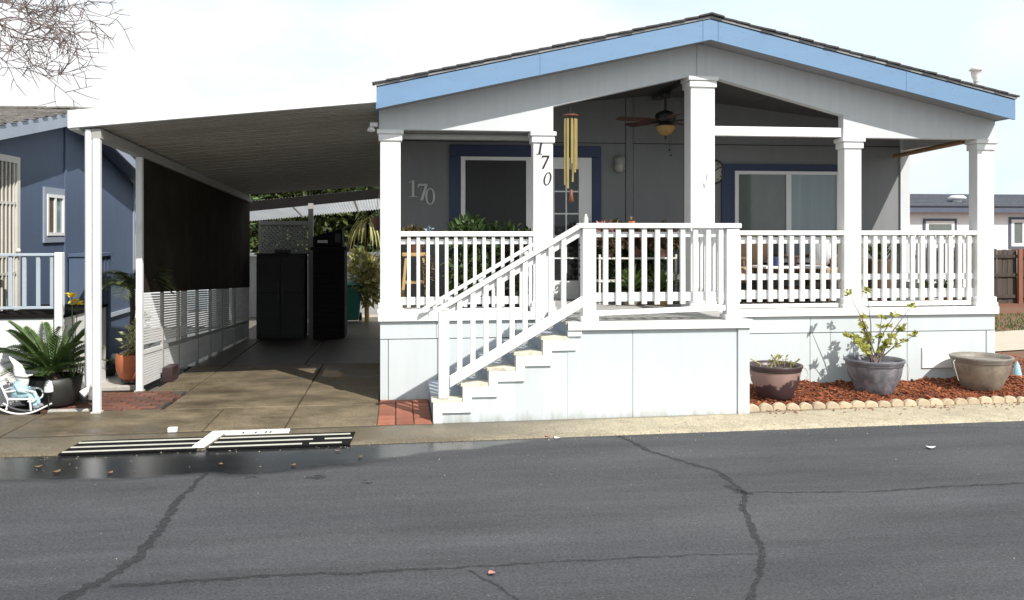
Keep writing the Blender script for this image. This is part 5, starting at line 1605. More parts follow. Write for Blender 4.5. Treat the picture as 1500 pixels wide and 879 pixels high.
# landing with a stucco front and a pale railing
LYN = .45
MB().box(NX + .03, -3.42, LYN, 1.9, -.05, .90).build('landing', 'stucco', nb, bevel=0.01)
MB().box(NX + .03, -3.40, LYN - .02, 1.92, .902, .935).build('landing_boards', 'beam_dark', nb)
r = node('railing', nb, (-3.8, LYN, .95))
MB().box(NX + .04, -3.485, LYN - .03, LYN + .03, 1.575, 1.605).build('top_rail', 'neighbor_rail', r, bevel=0.004)
MB().box(NX + .04, -3.485, LYN - .015, LYN + .015, 1.0, 1.03).build('bottom_rail', 'neighbor_rail', r, bevel=0.004)
me = shared(MB().box(-.02, .02, -.014, .014, 0, .543), 'baluster', 'neighbor_rail', 0.003)
for k in range(5):
    link('baluster', me, r, (-3.525 - k * .142, LYN, 1.031))
MB().box(-3.485, -3.405, LYN - .06, LYN - .001 + .03, .55, 1.615).build('newel_post', 'white_paint', r, bevel=0.006)
t = thing('utility_locker', (-3.98, 3.0, 0), 'blue grey corrugated locker standing against the blue end wall', 'locker')
m = MB()
for k in range(9):
    m.box(NX + .03, NX + .36 + (.012 if k % 2 else 0), 2.78 + k * .075, 2.78 + k * .075 + .0745, -.03, 1.50)
m.build('locker_body', 'navy_siding', t)
MB().box(NX + .03, NX + .40, 2.76, 3.48, 1.502, 1.545).build('locker_lid', 'navy_siding', t)

# white shed far behind the gap beside the second carport post
t = thing('garden_shed', (-5.2, 9.5, -.1), 'white garden shed glimpsed beyond the end of the blue house', 'shed')
MB().box(-6.6, -3.55, 9.4, 11, -.15, 2.0).build('shed_wall', 'white_house', t)
MB().hexa([(-6.7, 9.2, 2.0), (-3.45, 9.2, 2.0), (-3.45, 11.1, 2.15), (-6.7, 11.1, 2.15), (-6.7, 9.2, 2.08), (-3.45, 9.2, 2.08), (-3.45, 11.1, 2.23), (-6.7, 11.1, 2.23)]).build('roof', 'neighbor_trim', t)
MB().box(-4.2, -3.75, 9.37, 9.399, .2, 1.75).build('door', 'neighbor_rail', t)

# ------------------------------------------------------------------ right: white house, fence, lamp
wh = thing('white_house', (26, 26, -.2), 'long white house with dark grey shingle roof and blue grey eaves beyond the wooden fence', 'house')
Y = 24.4
MB().box(14, 40, Y, Y + 8, -.3, 2.62).build('wall', 'white_house', wh)
MB().hexa([(13.6, Y - .45, 2.60), (40.4, Y - .45, 2.60), (40.4, Y - .40, 2.60), (13.6, Y - .40, 2.60), (13.6, Y - .45, 2.84), (40.4, Y - .45, 2.84), (40.4, Y - .40, 2.84), (13.6, Y - .40, 2.84)]).build('eave_board', 'window_trim_dark', wh)
n = 9
m = MB()
for k in range(n):
    a, b = k / n, (k + 1) / n
    ya, yb_ = Y - .5 + 4.4 * a, Y - .5 + 4.4 * b
    za, zb_ = 2.845 + .68 * a, 2.845 + .68 * b
    m.hexa([(13.5, ya, za), (40.5, ya, za), (40.5, yb_, zb_), (13.5, yb_, zb_), (13.5, ya, za + .05), (40.5, ya, za + .05), (40.5, yb_, zb_ + .01), (13.5, yb_, zb_ + .01)])
m.hexa([(13.5, Y + 3.9, 3.50), (40.5, Y + 3.9, 3.50), (40.5, Y + 8.5, 2.8), (13.5, Y + 8.5, 2.8), (13.5, Y + 3.9, 3.54), (40.5, Y + 3.9, 3.54), (40.5, Y + 8.5, 2.84), (13.5, Y + 8.5, 2.84)])
m.build('roof', 'shingle_grey', wh, kind='stuff')
def far_window(x0, x1, z0, z1, n):
    w = node('window', wh, ((x0 + x1) / 2, Y, z0))
    m = MB()
    t_ = .10
    m.box(x0 - t_, x0, Y - .05, Y - .002, z0 - t_, z1 + t_); m.box(x1, x1 + t_, Y - .05, Y - .002, z0 - t_, z1 + t_); m.box(x0 + .001, x1 - .001, Y - .05, Y - .002, z1, z1 + t_); m.box(x0 + .001, x1 - .001, Y - .05, Y - .002, z0 - t_, z0)
    m.build('surround', 'window_trim_dark', w)
    m = MB()
    f = .13
    m.box(x0 + .001, x0 + f, Y - .04, Y - .003, z0 + .001, z1 - .001); m.box(x1 - f, x1 - .001, Y - .04, Y - .003, z0 + .001, z1 - .001); m.box(x0 + f + .001, x1 - f - .001, Y - .04, Y - .003, z1 - f, z1 - .001); m.box(x0 + f + .001, x1 - f - .001, Y - .04, Y - .003, z0 + .001, z0 + f)
    st = (x1 - x0 - f) / n
    for i in range(1, n):
        m.box(x0 + i * st, x0 + i * st + f, Y - .038, Y - .004, z0 + f + .001, z1 - f - .001)
    m.build('frame', 'white_paint', w)
    for i in range(n):
        MB().box(x0 + i * st + f + .001, x0 + (i + 1) * st - .001, Y - .02, Y - .006, z0 + f + .001, z1 - f - .001).build('pane', 'pane_grey', w)
far_window(21.72, 23.0, 1.15, 2.25, 1)
far_window(25.55, 27.2, 1.2, 2.32, 3)
far_window(16.5, 18.2, 1.15, 2.25, 2)
for x, y, z, r_ in ((22.05, Y + 2.2, 3.30, .30), (23.75, Y + .9, 3.10, .36)):
    MB().lathe([(.0, .26), (r_ * .7, .24), (r_, .16), (r_ * .95, .10), (r_ * .55, .08), (r_ * .5, -.05)], (x, y, z), 14).build('roof_vent', 'cream_plate', wh)

fc = thing('wooden_fence', (16, 12.2, -.15), 'weathered brown board fence with reddish posts on the right', 'fence')
FY = 12.1
zb = gz(12) - .05
me = shared(MB().box(-.071, .071, -.009, .009, 0, 1.0), 'fence_board', 'fence_wood', 0.004)
for k in range(78):
    x = 12.2 + k * .1445
    link('fence_board', me, fc, (x, FY + rnd(-.004, .004), zb - .02), (rnd(-.006, .006), rnd(-.008, .008), rnd(-.02, .02)), (1, 1, 1.56 + rnd(-.02, .02)))
for z in (.25, .82, 1.32):
    MB().box(12.1, 23.5, FY - .055, FY - .012, zb + z, zb + z + .085).build('fence_rail', 'fence_wood', fc)
for x in (14.35, 16.62, 18.9, 21.2):
    MB().box(x - .06, x + .06, FY - .14, FY - .058, zb - .05, zb + 1.56).build('fence_post', 'fence_post', fc, bevel=0.006)
tag(MB().box(16.86, 16.91, FY - .40, FY - .36, zb, zb + .98).build('marker_stake', 'rock_pale', None), 'thin pale stake standing in front of the wooden fence', 'stake')

lp = thing('street_lamp', (14.45, 10.7, -.15), 'white lantern on a tall pole rising behind the right roof slope', 'street lamp')
MB().lathe([(.09, -.2), (.07, .4), (.05, 2.0), (.045, 5.35)], (14.45, 10.7, 0), 12).build('pole', 'blind_grey', lp)
MB().lathe([(.05, 5.35), (.09, 5.42), (.04, 5.48), (.07, 5.56)], (14.45, 10.7, 0), 14).build('lamp_base', 'rock_pale', lp)
MB().lathe([(.05, 5.56), (.11, 5.70), (.12, 5.82), (.17, 5.84), (.10, 5.93), (.02, 5.97), (.03, 6.0), (.0, 6.03)], (14.45, 10.7, 0), 14).build('lantern', 'cream_plate', lp)
MB().bar((14.45, 10.7, 5.30), (14.15, 10.6, 5.22), .05, .06).build('bracket', 'blind_grey', lp)

for (x, y, r, mt, lab) in ((7.55, .55, .10, 'rock', 'dark rock behind the empty taupe planter'), (7.75, .95, .12, 'rock_pale', 'pale rock by the house corner on the right'), (8.05, .25, .09, 'brick', 'reddish rock at the right end of the mulch bed'), (8.0, 1.5, .14, 'rock', 'flat brown rock near the concrete path on the right')):
    m = MB().ball((x, y, r * .4), r, 10, 7, (1.2, .9, .7))
    rr = random.Random(int(r * 999))
    m.v = [(a + rr.uniform(-.3, .3) * r * .5, b + rr.uniform(-.3, .3) * r * .5, c + rr.uniform(-.3, .3) * r * .4) for a, b, c in m.v]
    m.sm = [False] * len(m.sm)
    tag(m.build('rock', mt, None), lab, 'rock')
t = MB().lathe([(.0, .22), (.03, .16), (.055, .05), (.05, .0), (.0, .0)], (7.78, .33, .03), 12).build('garden_cone', 'gnome_blue', None)
tag(t, 'small pale blue cone ornament among the rocks at the right edge', 'ornament')
g = MB()
for k in range(900):
    x, y = rnd(7.3, 9.2), rnd(-.2, 2.4)
    g.obox((x, y, .02 + rnd(0, .01)), (rnd(.02, .06), rnd(.01, .03), .01), (rnd(-.4, .4), rnd(-.4, .4), rnd(0, 6)))
g.build('bark_mulch', 'mulch', kind='stuff')

# ------------------------------------------------------------------ trees
def tree(name, x, y, h, cr, n, L, mt, label, seed, cz0=.55, group=None):
    z = gz(y) - .05
    t = thing(name, (x, y, z), label, 'tree', group)
    rr = random.Random(seed)
    top = (x + rr.uniform(-.2, .2), y, z + h * .75)
    m = MB().tube([(x, y, z - .1), (x + rr.uniform(-.1, .1), y, z + h * .3), top], [.14, .11, .05], 8)
    for k in range(7):
        a = rr.uniform(0, 6.28); q = rr.uniform(.3, .7)
        b = (x, y, z + h * q)
        m.tube([b, (x + cr[0] * .5 * math.cos(a), y + cr[1] * .5 * math.sin(a), z + h * q + .3), (x + cr[0] * .85 * math.cos(a), y + cr[1] * .85 * math.sin(a), z + h * (q + .22))], [.06, .04, .015], 6)
    m.build('trunk', 'trunk_brown', t)
    foliage((x, y, z + h * cz0), cr, n, L, seed=seed).build('crown', mt, t)
    return t
tree('hedge_tree', -5.4, 15.5, 4.0, (2.0, 1.4, 1.9), 5200, .26, 'leaf_dark', 'dark leafy tree at the left behind the pale awning', 1)
tree('hedge_tree', -3.0, 16.5, 4.4, (2.0, 1.5, 2.0), 6000, .26, 'leaf_hedge', 'olive green tree behind the cabinet end of the awning', 2)
tree('hedge_tree', -1.1, 17.2, 4.3, (1.9, 1.5, 2.1), 6000, .26, 'leaf_hedge', 'olive green tree above the storage shed', 3, .58)
tree('hedge_tree', 0.9, 16.2, 4.3, (1.8, 1.4, 2.0), 5200, .26, 'leaf_dark', 'dark leafy tree behind the straw coloured plant near the house corner', 4)
# straw-coloured strap leaved plant near the house corner
t = thing('dracaena_plant', (-.47, 9.6, gz(9.6)), 'tall straw yellow plant with drooping strap leaves beside the green bin', 'plant')
z0 = gz(9.6)
MB().tube([(-.47, 9.6, z0), (-.51, 9.6, 1.2), (-.45, 9.6, 2.05)], [.05, .045, .04], 8).build('trunk', 'wood_tan', t)
m = MB()
for k in range(64):
    strap_leaf(m, (-.45 + rnd(-.04, .04), 9.6 + rnd(-.04, .04), 2.0 + rnd(-.1, .1)), rnd(0, 6.28), rnd(.55, 1.0), rnd(.2, 1.2), 1.15, .05, 7)
m.build('strap_leaves', 'leaf_straw', t)
foliage((-.43, 9.55, .85), (.36, .3, .62), 900, .17, seed=9, up=1).build('foliage', 'leaf_straw', t)
t = thing('hanging_pot', (-.20, 8.6, 1.9), 'dark red hanging pot beside the straw yellow plant', 'pot')
MB().lathe([(.09, 1.85), (.13, 2.1), (.14, 2.12), (.12, 2.12), (.11, 2.0)], (-.20, 8.6, 0), 16).build('pot', 'brick_wet', t)
m = MB()
for a in (0, 2.1, 4.2):
    m.tube([(-.20 + .13 * math.cos(a), 8.6 + .13 * math.sin(a), 2.11), (-.20, 8.6, 2.60)], .005, 4)
m.build('hanger', 'black_metal', t)
# bare winter tree at top left
def bare_tree(x, y, label, seed):
    z = gz(y) - .1
    t = thing('bare_tree', (x, y, z), label, 'tree')
    rr = random.Random(seed)
    trunk, twigs = MB(), MB()
    def grow(p, d, L, r, depth):
        n = 4
        pts, rs = [p], [r]
        q = Vector(p); dd = Vector(d)
        for i in range(n):
            dd = (dd + Vector((rr.uniform(-1, 1), rr.uniform(-1, 1), rr.uniform(-.75, .95))) * .16).normalized()
            q = q + dd * L / n
            pts.append(q.copy()); rs.append(r * (1 - .45 * (i + 1) / n))
        (trunk if depth < 3 else twigs).tube(pts, rs, 7 if depth < 2 else (5 if depth < 4 else 3), caps=False)
        if depth >= 6:
            return
        for k in range({0: 7, 1: 4, 2: 4, 3: 4, 4: 3, 5: 3}[depth]):
            j = rr.randint(2 if depth < 2 else 1, n)
            a = dd.orthogonal().normalized()
            a.rotate(Matrix.Rotation(rr.uniform(0, 6.28), 3, dd))
            nd = (dd * rr.uniform(.45, .9) + a * rr.uniform(.5, 1.0) + Vector((0, 0, .05))).normalized()
            if depth == 0:
                nd = Vector((math.cos(k * 1.05 + seed), math.sin(k * 1.05 + seed), rr.uniform(.5, .9))).normalized()
            grow(pts[j], nd, L * rr.uniform(.52, .72), max(.010, rs[j] * .62), depth + 1)
    grow(Vector((x, y, z)), Vector((0.03, 0, 1)), 5.0, .20, 0)
    trunk.build('trunk', 'bark_pink', t)
    twigs.build('crown', 'bark_pink', t)
bare_tree(-10.1, 8.9, 'bare winter tree with fine pinkish twigs above the blue house', 4)

# ------------------------------------------------------------------ things on the porch
# plant stand with flowers behind the left railing
t = thing('wooden_stool', (.40, .85, DZ), 'pale wooden stool behind the left porch railing', 'stool')
MB().box(.25, .55, .72, .98, 1.545, 1.59).build('seat', 'wood_tan', t, bevel=0.008)
for sx in (-1, 1):
    for sy in (-1, 1):
        MB().bar((.40 + sx * .10, .85 + sy * .09, 1.545), (.40 + sx * .155, .85 + sy * .13, DZ + .001), .032, .032, (0, 1, 0)).build('leg', 'wood_tan', t)
for sy in (-1, 1):
    MB().bar((.275, .85 + sy * .11, 1.24), (.525, .85 + sy * .11, 1.24), .02, .025).build('stretcher', 'wood_tan', t)
t = thing('flower_pot', (.40, .85, 1.592), 'bronze leaved flowers with a pale blue bloom in a pot on the wooden stool', 'potted plant')
MB().lathe([(.08, 0), (.11, .12), (.12, .14), (.10, .14), (.0, .12)], (.40, .85, 1.593), 18).build('pot', 'brick_wet', t)
foliage((.40, .85, 1.78), (.21, .15, .10), 420, .06, seed=11).build('foliage', 'leaf_bronze', t)
foliage((.36, .83, 1.81), (.16, .12, .07), 70, .05, seed=12).build('blossoms', 'leaf_yellow', t)
foliage((.57, .82, 1.86), (.035, .03, .04), 26, .045, seed=13).build('bloom', 'petal_blue', t)
t = thing('bronze_plant', (.52, .55, DZ), 'trailing bronze leaved plant on the porch floor beside the stool', 'potted plant')
MB().lathe([(.07, 0), (.10, .14), (.0, .13)], (.60, .62, DZ), 16).build('pot', 'pot_black', t)
foliage((.58, .62, 1.32), (.09, .08, .28), 170, .05, seed=14).build('foliage', 'leaf_bronze', t)

def porch_plant(x, y, z, rx, rz_, n, L, mt, label, seed, pot='pot_black', pr=.13, ph=.22, bloom=None, nb_=30):
    t = thing('potted_shrub', (x, y, z), label, 'potted plant')
    MB().lathe([(pr * .75, .001), (pr, ph * .9), (pr * 1.06, ph), (pr * .9, ph), (pr * .85, ph * .85), (0, ph * .85)], (x, y, z), 20).build('pot', pot, t)
    m = MB()
    for k in range(6):
        a = k * 1.05
        m.tube([(x + .02 * math.cos(a), y + .02 * math.sin(a), z + ph * .8), (x + rx * .3 * math.cos(a), y + rx * .3 * math.sin(a), z + ph + rz_ * .5), (x + rx * .55 * math.cos(a), y + rx * .5 * math.sin(a), z + ph + rz_ * 1.3)], [.012, .009, .004], 5)
    m.build('stems', 'stem_brown', t)
    foliage((x, y, z + ph + rz_ * .95), (rx, rx * .75, rz_), n, L, seed=seed).build('foliage', mt, t)
    if bloom:
        foliage((x, y - .05, z + ph + rz_ * 1.0), (rx, rx * .8, rz_ * .95), nb_, .065, seed=seed + 50).build('blossoms', bloom, t)
    return t
porch_plant(1.22, .85, DZ, .46, .40, 1150, .11, 'leaf_dark', 'large dark leafy shrub behind the left porch railing', 20, pr=.17, ph=.22)
porch_plant(1.58, .62, DZ, .27, .34, 900, .09, 'leaf_dark', 'leafy shrub with coral pink blooms behind the railing near the second column', 22, pr=.14, ph=.20, bloom='petal_coral', nb_=40)
porch_plant(.98, .50, DZ, .20, .17, 380, .10, 'leaf_mid', 'low bright green plant behind the left porch railing', 23, pr=.12, ph=.16)
for x, lab in ((1.30, 'black square planter at the porch edge, farther from the second column'), (1.56, 'black square planter at the porch edge, next to the second column')):
    t = thing('square_planter', (x, .3, DZ), lab, 'planter')
    MB().hexa([(x - .09, .22, DZ + .001), (x + .09, .22, DZ + .001), (x + .09, .40, DZ + .001), (x - .09, .40, DZ + .001), (x - .11, .20, DZ + .19), (x + .11, .20, DZ + .19), (x + .11, .42, DZ + .19), (x - .11, .42, DZ + .19)]).build('pot', 'pot_black', t, bevel=0.006)
    foliage((x, .31, DZ + .26), (.13, .09, .09), 110, .07, seed=int(x * 10)).build('foliage', 'leaf_mid', t)

# shelf with flowers and agave behind the landing railing
t = thing('plant_shelf', (3.1, 1.0, DZ), 'slim pale metal plant shelf behind the landing railing', 'shelf')
for z in (1.22, 1.50):
    MB().box(2.62, 3.62, .82, 1.12, z, z + .022).build('shelf_board', 'cream_bars', t, bevel=0.003)
for x in (2.64, 3.60):
    for y in (.84, 1.10):
        MB().box(x - .012, x + .012, y - .012, y + .012, DZ + .001, 1.56).build('leg', 'cream_bars', t)
for i, (x, bl, lab) in enumerate(((2.78, 'petal_pink', 'pink blooming plant at the left end of the plant shelf'), (3.12, 'petal_coral', 'coral blooming plant in the middle of the plant shelf'), (3.46, 'petal_coral', 'darker blooming plant at the right end of the plant shelf'))):
    porch_plant(x, .97, 1.523, .24, .15, 800, .07, 'leaf_bronze', lab, 30 + i, pot='brick_wet', pr=.08, ph=.10, bloom=bl, nb_=110 if i < 2 else 50)
porch_plant(3.15, 1.38, DZ, .55, .40, 1800, .10, 'leaf_dark', 'big dark leafy shrub against the porch wall behind the plant shelf', 41, pr=.16, ph=.2)
for i, (x, lab) in enumerate(((2.98, 'spiky green agave like plant under the plant shelf, nearer the stair post'), (3.34, 'spiky green agave like plant under the plant shelf, nearer the centre column'))):
    t = thing('agave_plant', (x, .7, DZ), lab, 'potted plant')
    MB().lathe([(.09, .001), (.13, .16), (.14, .17), (.12, .17), (0, .15)], (x, .62, DZ), 18).build('pot', 'wood_tan' if i else 'pot_taupe', t)
    m = MB()
    for k in range(64):
        strap_leaf(m, (x, .62, DZ + .16), rnd(0, 6.28), rnd(.30, .56), rnd(.5, 1.45), .35, .05, 5)
    m.build('strap_leaves', 'leaf_mid', t)
t = thing('fabric_cover', (3.78, .62, DZ), 'white pleated cloth cover standing behind the centre column', 'cover')
MB().lathe([(.20, .0), (.19, .35), (.15, .62), (.05, .86), (.0, .88)], (3.80, .66, DZ + .002), 26, .10).build('cloth', 'cushion_white', t)

# seats and table behind the middle railing
def patio_chair(x, y, ry, label):
    t = thing('patio_chair', (x, y, DZ), label, 'chair', 'cushioned wicker patio seats')
    c, s = math.cos(ry), math.sin(ry)
    def P(u, v, z):
        return (x + u * c - v * s, y + u * s + v * c, z)
    def B(u0, u1, v0, v1, z0, z1, name, mt, bev=0.02):
        MB().hexa([P(u0, v0, z0), P(u1, v0, z0), P(u1, v1, z0), P(u0, v1, z0), P(u0, v0, z1), P(u1, v0, z1), P(u1, v1, z1), P(u0, v1, z1)]).build(name, mt, t, bevel=bev)
    B(-.30, .30, -.30, .30, DZ + .26, DZ + .32, 'seat_frame', 'wicker', .005)
    B(-.27, .27, -.30, .26, DZ + .322, DZ + .44, 'seat_cushion', 'cushion_tan', .03)
    pts = [P(-.30, .27, DZ + .30), P(-.31, .31, DZ + .62), P(-.20, .34, DZ + .80), P(0, .355, DZ + .86), P(.20, .34, DZ + .80), P(.31, .31, DZ + .62), P(.30, .27, DZ + .30)]
    MB().tube(pts, .022, 7).build('back_frame', 'wicker', t)
    m = MB().ball(P(0, .255, DZ + .62), .27, 16, 10, (1, .30, .85), (0, 0, ry))
    m.build('back_cushion', 'cushion_tan', t)
    for u in (-.33, .33):
        MB().tube([P(u, -.27, DZ + .3), P(u, -.27, DZ + .54), P(u, -.05, DZ + .57), P(u, .28, DZ + .56)], .02, 7).build('arm', 'wicker', t)
        for v in (-.27, .27):
            MB().tube([P(u * .88, v, DZ + .28), P(u * .92, v * 1.04, DZ + .002)], .02, 6).build('leg', 'wicker', t)
    return t
patio_chair(4.28, .95, 1.25, 'tan cushioned patio chair turned sideways next to the landing')
patio_chair(5.62, 1.0, -1.2, 'tan cushioned patio chair turned sideways near the fourth column')
patio_chair(4.85, 1.28, 0.05, 'tan cushioned patio chair facing the street under the big window')
t = thing('patio_table', (5.0, .75, DZ), 'low patio table with a pale top behind the middle railing', 'table')
MB().box(4.62, 5.42, .52, 1.0, 1.385, 1.415).build('table_top', 'cream_plate', t, bevel=0.006)
for x in (4.68, 5.36):
    for y in (.57, .95):
        MB().box(x - .02, x + .02, y - .02, y + .02, DZ + .001, 1.384).build('leg', 'wicker', t)
MB().box(4.68, 5.36, .6, .92, 1.13, 1.15).build('lower_shelf', 'wicker', t)
for x, mt, lab in ((4.85, 'cushion_navy', 'navy tin on the patio table'), (5.05, 'brick_wet', 'small rust coloured pot on the patio table'),):
    tag(MB().lathe([(.05, 0), (.06, .10), (.05, .11), (.0, .11)], (x, .72, 1.417), 14).build('table_pot', mt, None), lab, 'pot')
t = thing('throw_pillow', (5.66, .9, 1.4), 'white throw pillow leaning in the chair near the fourth column', 'pillow')
MB().ball((5.56, .98, DZ + .60), .19, 14, 10, (.5, 1, .95), (0, .3, .35)).build('pillow_body', 'cushion_white', t)
t = thing('throw_pillow', (4.25, .9, 1.4), 'white throw pillow leaning in the chair next to the landing', 'pillow')
MB().ball((4.30, .93, DZ + .66), .19, 14, 10, (.5, 1, .95), (0, -.3, -.3)).build('pillow_body', 'cushion_white', t)

# right bay: palm in a wicker basket, green pots
t = thing('potted_palm', (6.35, 1.0, DZ), 'arching palm in a brown wicker basket behind the right porch railing', 'potted plant')
MB().lathe([(.15, .001), (.22, .25), (.20, .50), (.21, .53), (.18, .53), (.0, .48)], (6.35, 1.0, DZ), 22).build('basket', 'wicker', t)
m = MB()
for k in range(60):
    strap_leaf(m, (6.35 + rnd(-.04, .04), 1.0 + rnd(-.04, .04), DZ + .50), rnd(0, 6.28), rnd(.45, .75), rnd(.8, 1.4), .55, .035, 6)
m.build('strap_leaves', 'leaf_dark', t)
t = thing('clay_pot', (5.78, .9, DZ), 'rose brown clay pot with a small plant right of the fourth column', 'potted plant')
MB().lathe([(.10, .001), (.14, .30), (.15, .55), (.13, .60), (.0, .58)], (5.78, .9, DZ), 20).build('pot', 'pot_brown', t)
foliage((5.78, .9, DZ + .74), (.10, .10, .12), 130, .07, seed=78).build('foliage', 'leaf_mid', t)
for x, lab in ((6.72, 'small leafy plant low behind the right railing, nearer the wicker basket'), (6.92, 'small leafy plant low behind the right railing, nearer the corner column')):
    t = thing('small_plant', (x, .5, DZ), lab, 'potted plant')
    MB().lathe([(.05, .001), (.075, .11), (.0, .10)], (x, .5, DZ), 14).build('pot', 'terracotta', t)
    foliage((x, .5, DZ + .19), (.09, .08, .08), 90, .07, seed=int(x * 100)).build('foliage', 'leaf_mid', t)
tag(MB().lathe([(.06, .001), (.07, .12), (.0, .12)], (5.98, .38, DZ), 14).build('clay_bowl', 'terracotta', None), 'small orange clay bowl at the foot of the right railing', 'bowl')

# small things standing on the landing rail
tag(MB().lathe([(.022, 0), (.024, .05), (.012, .07), (.013, .085), (.0, .09)], (2.055, LY + .04, 1.926), 12).build('bottle', 'cream_bars', None), 'small cream bottle standing on the landing rail over the stair post', 'bottle')
t = thing('rail_ornament', (2.52, LY + .04, 1.926), 'little rust and green leaf ornament perched on the landing rail', 'ornament')
MB().lathe([(.03, .001), (.04, .02), (.0, .022)], (2.52, LY + .04, 1.925), 12).build('ornament_base', 'terracotta', t)
m = MB()
for k in range(14):
    strap_leaf(m, (2.52, LY + .04, 1.94), rnd(0, 6.28), rnd(.05, .09), rnd(.4, 1.3), .3, .02, 3)
m.build('ornament_leaves', 'leaf_bronze', t)

# ------------------------------------------------------------------ lane edge: slatted ramps, leaves
def ramp(x0, x1, label, plate=False):
    t = thing('drain_grate', ((x0 + x1) / 2, ye(x0) + .15, 0), label, 'drain grate')
    def q(x, d, z):
        return (x, ye(x) + d, z)
    m = MB().hexa([q(x0 - .02, -.035, -.022), q(x1 - .03, -.035, -.022), q(x1, .335, -.005), q(x0 + .05, .335, -.005), q(x0 - .02, -.035, -.009), q(x1 - .03, -.035, -.009), q(x1, .335, .011), q(x0 + .05, .335, .011)])
    m.build('grate_bed', 'black_void', t)
    for i, d in enumerate((-.02, .115, .25)):
        segs = [(x0 + .02 * i, x1 - .04)]
        if plate and i == 0:
            segs = [(x0, x0 + .78), (x0 + .84, x1 - .10)]
        if plate and i == 1:
            segs = [(x0 + .02, x0 + .86), (x0 + .96, x1 - .02)]
        for a, b in segs:
            z = -.009 + .019 * (d + .07) / .44
            MB().hexa([q(a, d, z), q(b, d, z), q(b, d + .031, z + .002), q(a, d + .031, z + .002), q(a, d, z + .007), q(b, d, z + .007), q(b, d + .031, z + .009), q(a, d + .031, z + .009)]).build('grate_bar', 'bar_cream', t, bevel=0.003)
    if plate:
        m = MB().hexa([q(x0 + .06, .385, .004), q(x0 + .62, .385, .004), q(x0 + .62, .50, .006), q(x0 + .0, .50, .006), q(x0 + .06, .385, .022), q(x0 + .62, .385, .022), q(x0 + .62, .50, .024), q(x0 + .0, .50, .024)])
        m.build('end_plate', 'cream_plate', t, bevel=0.003)
        MB().hexa([q(x0 - .14, .0, -.012), q(x0 - .04, .0, -.012), q(x0 + .055, .50, .006), q(x0 - .07, .50, .006), q(x0 - .14, .0, .008), q(x0 - .04, .0, .008), q(x0 + .055, .50, .025), q(x0 - .07, .50, .025)]).build('end_plate', 'cream_plate', t, bevel=0.003)
        for dx in (.22, .33, .42, .46):
            m = MB()
            c = q(x0 + dx, .375, .026)
            m.add([(c[0] - .012, c[1], c[2]), (c[0] + .012, c[1], c[2]), (c[0] + .005, c[1] + .035, c[2]), (c[0] - .006, c[1] + .03, c[2])], [(0, 1, 2, 3)])
            m.build('plate_mark', 'black_metal', t)
ramp(-2.58, -1.47, 'cream barred drain grate in the wet gutter in front of the carport post')
ramp(-1.40, -.18, 'cream barred drain grate with a white corner plate in front of the driveway', True)
tag(MB().box(-1.88, -1.80, ye(-1.85) + .56, ye(-1.85) + .62, .007, .05).build('kerb_block', 'cream_plate', None, bevel=0.005), 'small white block on the kerb behind the left drain grate', 'block')

def leaf_obj(x, y, z, mt, s, name, label, group=None):
    m = MB()
    a = rnd(0, 6.28)
    n = 6
    vs = []
    for i in range(n):
        t = i / (n - 1)
        w = s * .42 * math.sin(math.pi * min(.98, t * .92 + .06))
        cx_, cy_ = s * (t - .5), 0
        zc = s * .16 * (2 * t - 1) ** 2
        for d in (-1, 0, 1):
            vs.append((x + cx_ * math.cos(a) - d * w * math.sin(a), y + cx_ * math.sin(a) + d * w * math.cos(a), z + zc + (.10 * s if d else 0)))
    m.add(vs, [(i * 3 + j, i * 3 + j + 1, i * 3 + j + 4, i * 3 + j + 3) for i in range(n - 1) for j in (0, 1)])
    tag(m.build(name, mt, None), label, 'leaf', group)
for (x, y, s) in ((-2.42, -2.48, .07), (-2.0, -2.55, .05), (-.62, -2.5, .05), (-1.2, -2.4, .045), (-2.62, -2.3, .06), (-.3, -2.08, .05), (-.1, -2.3, .045)):
    leaf_obj(x, y, -.024, 'leaf_litter', s, 'fallen_leaf', 'small curled dry leaf lying on the wet asphalt by the gutter', 'dry leaves on the wet asphalt')
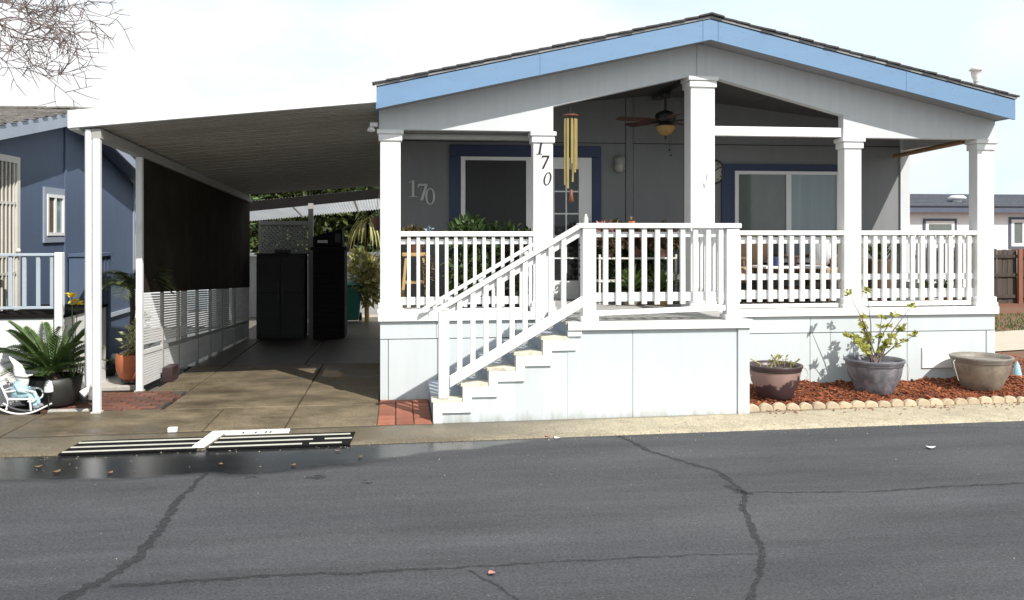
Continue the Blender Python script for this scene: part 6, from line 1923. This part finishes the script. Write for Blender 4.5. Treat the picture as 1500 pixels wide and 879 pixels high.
for (x, y, s, lab) in ((1.55, -1.78, .05, 'small pale pink petal on the lane in front of the landing, nearest the kerb'), (1.63, -1.86, .055, 'small pale petal on the asphalt in front of the landing, farther from the kerb'), (.72, -4.93, .05, 'small pink petal on the asphalt in the near middle of the lane'), (4.76, -2.62, .075, 'pale crumpled scrap on the asphalt in front of the right planters')):
    leaf_obj(x, y, -.022, 'leaf_litter_red' if 'pink' in lab else 'cream_plate', s, 'fallen_petal', lab)

# chips spilled over the edging and grit gathered along the kerb line
g = MB()
for k in range(110):
    x = rnd(3.8, 8.0); d = abs(random.gauss(0, .12))
    y = -1.05 + 0.02 * (x - 3.73) - d
    g.obox((x, y, .012), (rnd(.012, .035), rnd(.006, .014), .005), (rnd(-.2, .2), rnd(-.2, .2), rnd(0, 6.28)))
g.build('bark_mulch', 'mulch', kind='stuff')
g = MB()
for k in range(420):
    x = rnd(-3.6, 8.0)
    d = random.gauss(-.06, .06) if k % 3 else rnd(-1.1, .5)
    z = -.028 if d < 0 else -.012 + .02 * min(1, d / .4)
    q = rnd(.003, .008)
    g.obox((x, ye(x) + d, z), (q * rnd(.8, 1.6), q, q * .8), (rnd(0, 3), rnd(0, 3), rnd(0, 6)))
g.build('gravel', 'grit', kind='stuff')
g = MB()
for k in range(90):
    x, y = rnd(-3.5, 7.5), rnd(-8.0, -2.1)
    q = rnd(.003, .008)
    g.obox((x, y, -.028), (q * rnd(.8, 1.6), q, q * .8), (rnd(0, 3), rnd(0, 3), rnd(0, 6)))
g.build('gravel', 'grit', kind='stuff')

t = thing('flood_light', (-.08, .05, 2.93), 'small white flood light under the carport roof beside the left corner column', 'flood light')
MB().box(-.10, -.012, .02, .08, 2.985, 3.03).build('mount', 'cream_plate', t, bevel=0.006)
m = MB().lathe([(.012, 0), (.03, -.02), (.045, -.07), (.04, -.075), (.0, -.07)], (0, 0, 0), 14)
m.v = [(-.085 + a - c * .2, .03 + c * .75, 2.975 + c * .6 + b * .7) if False else (-.085 + a, .03 + c * .7 + b * .6, 2.985 + c * .7 - b * .3) for a, b, c in m.v]
m.build('lamp_head', 'cream_plate', t)
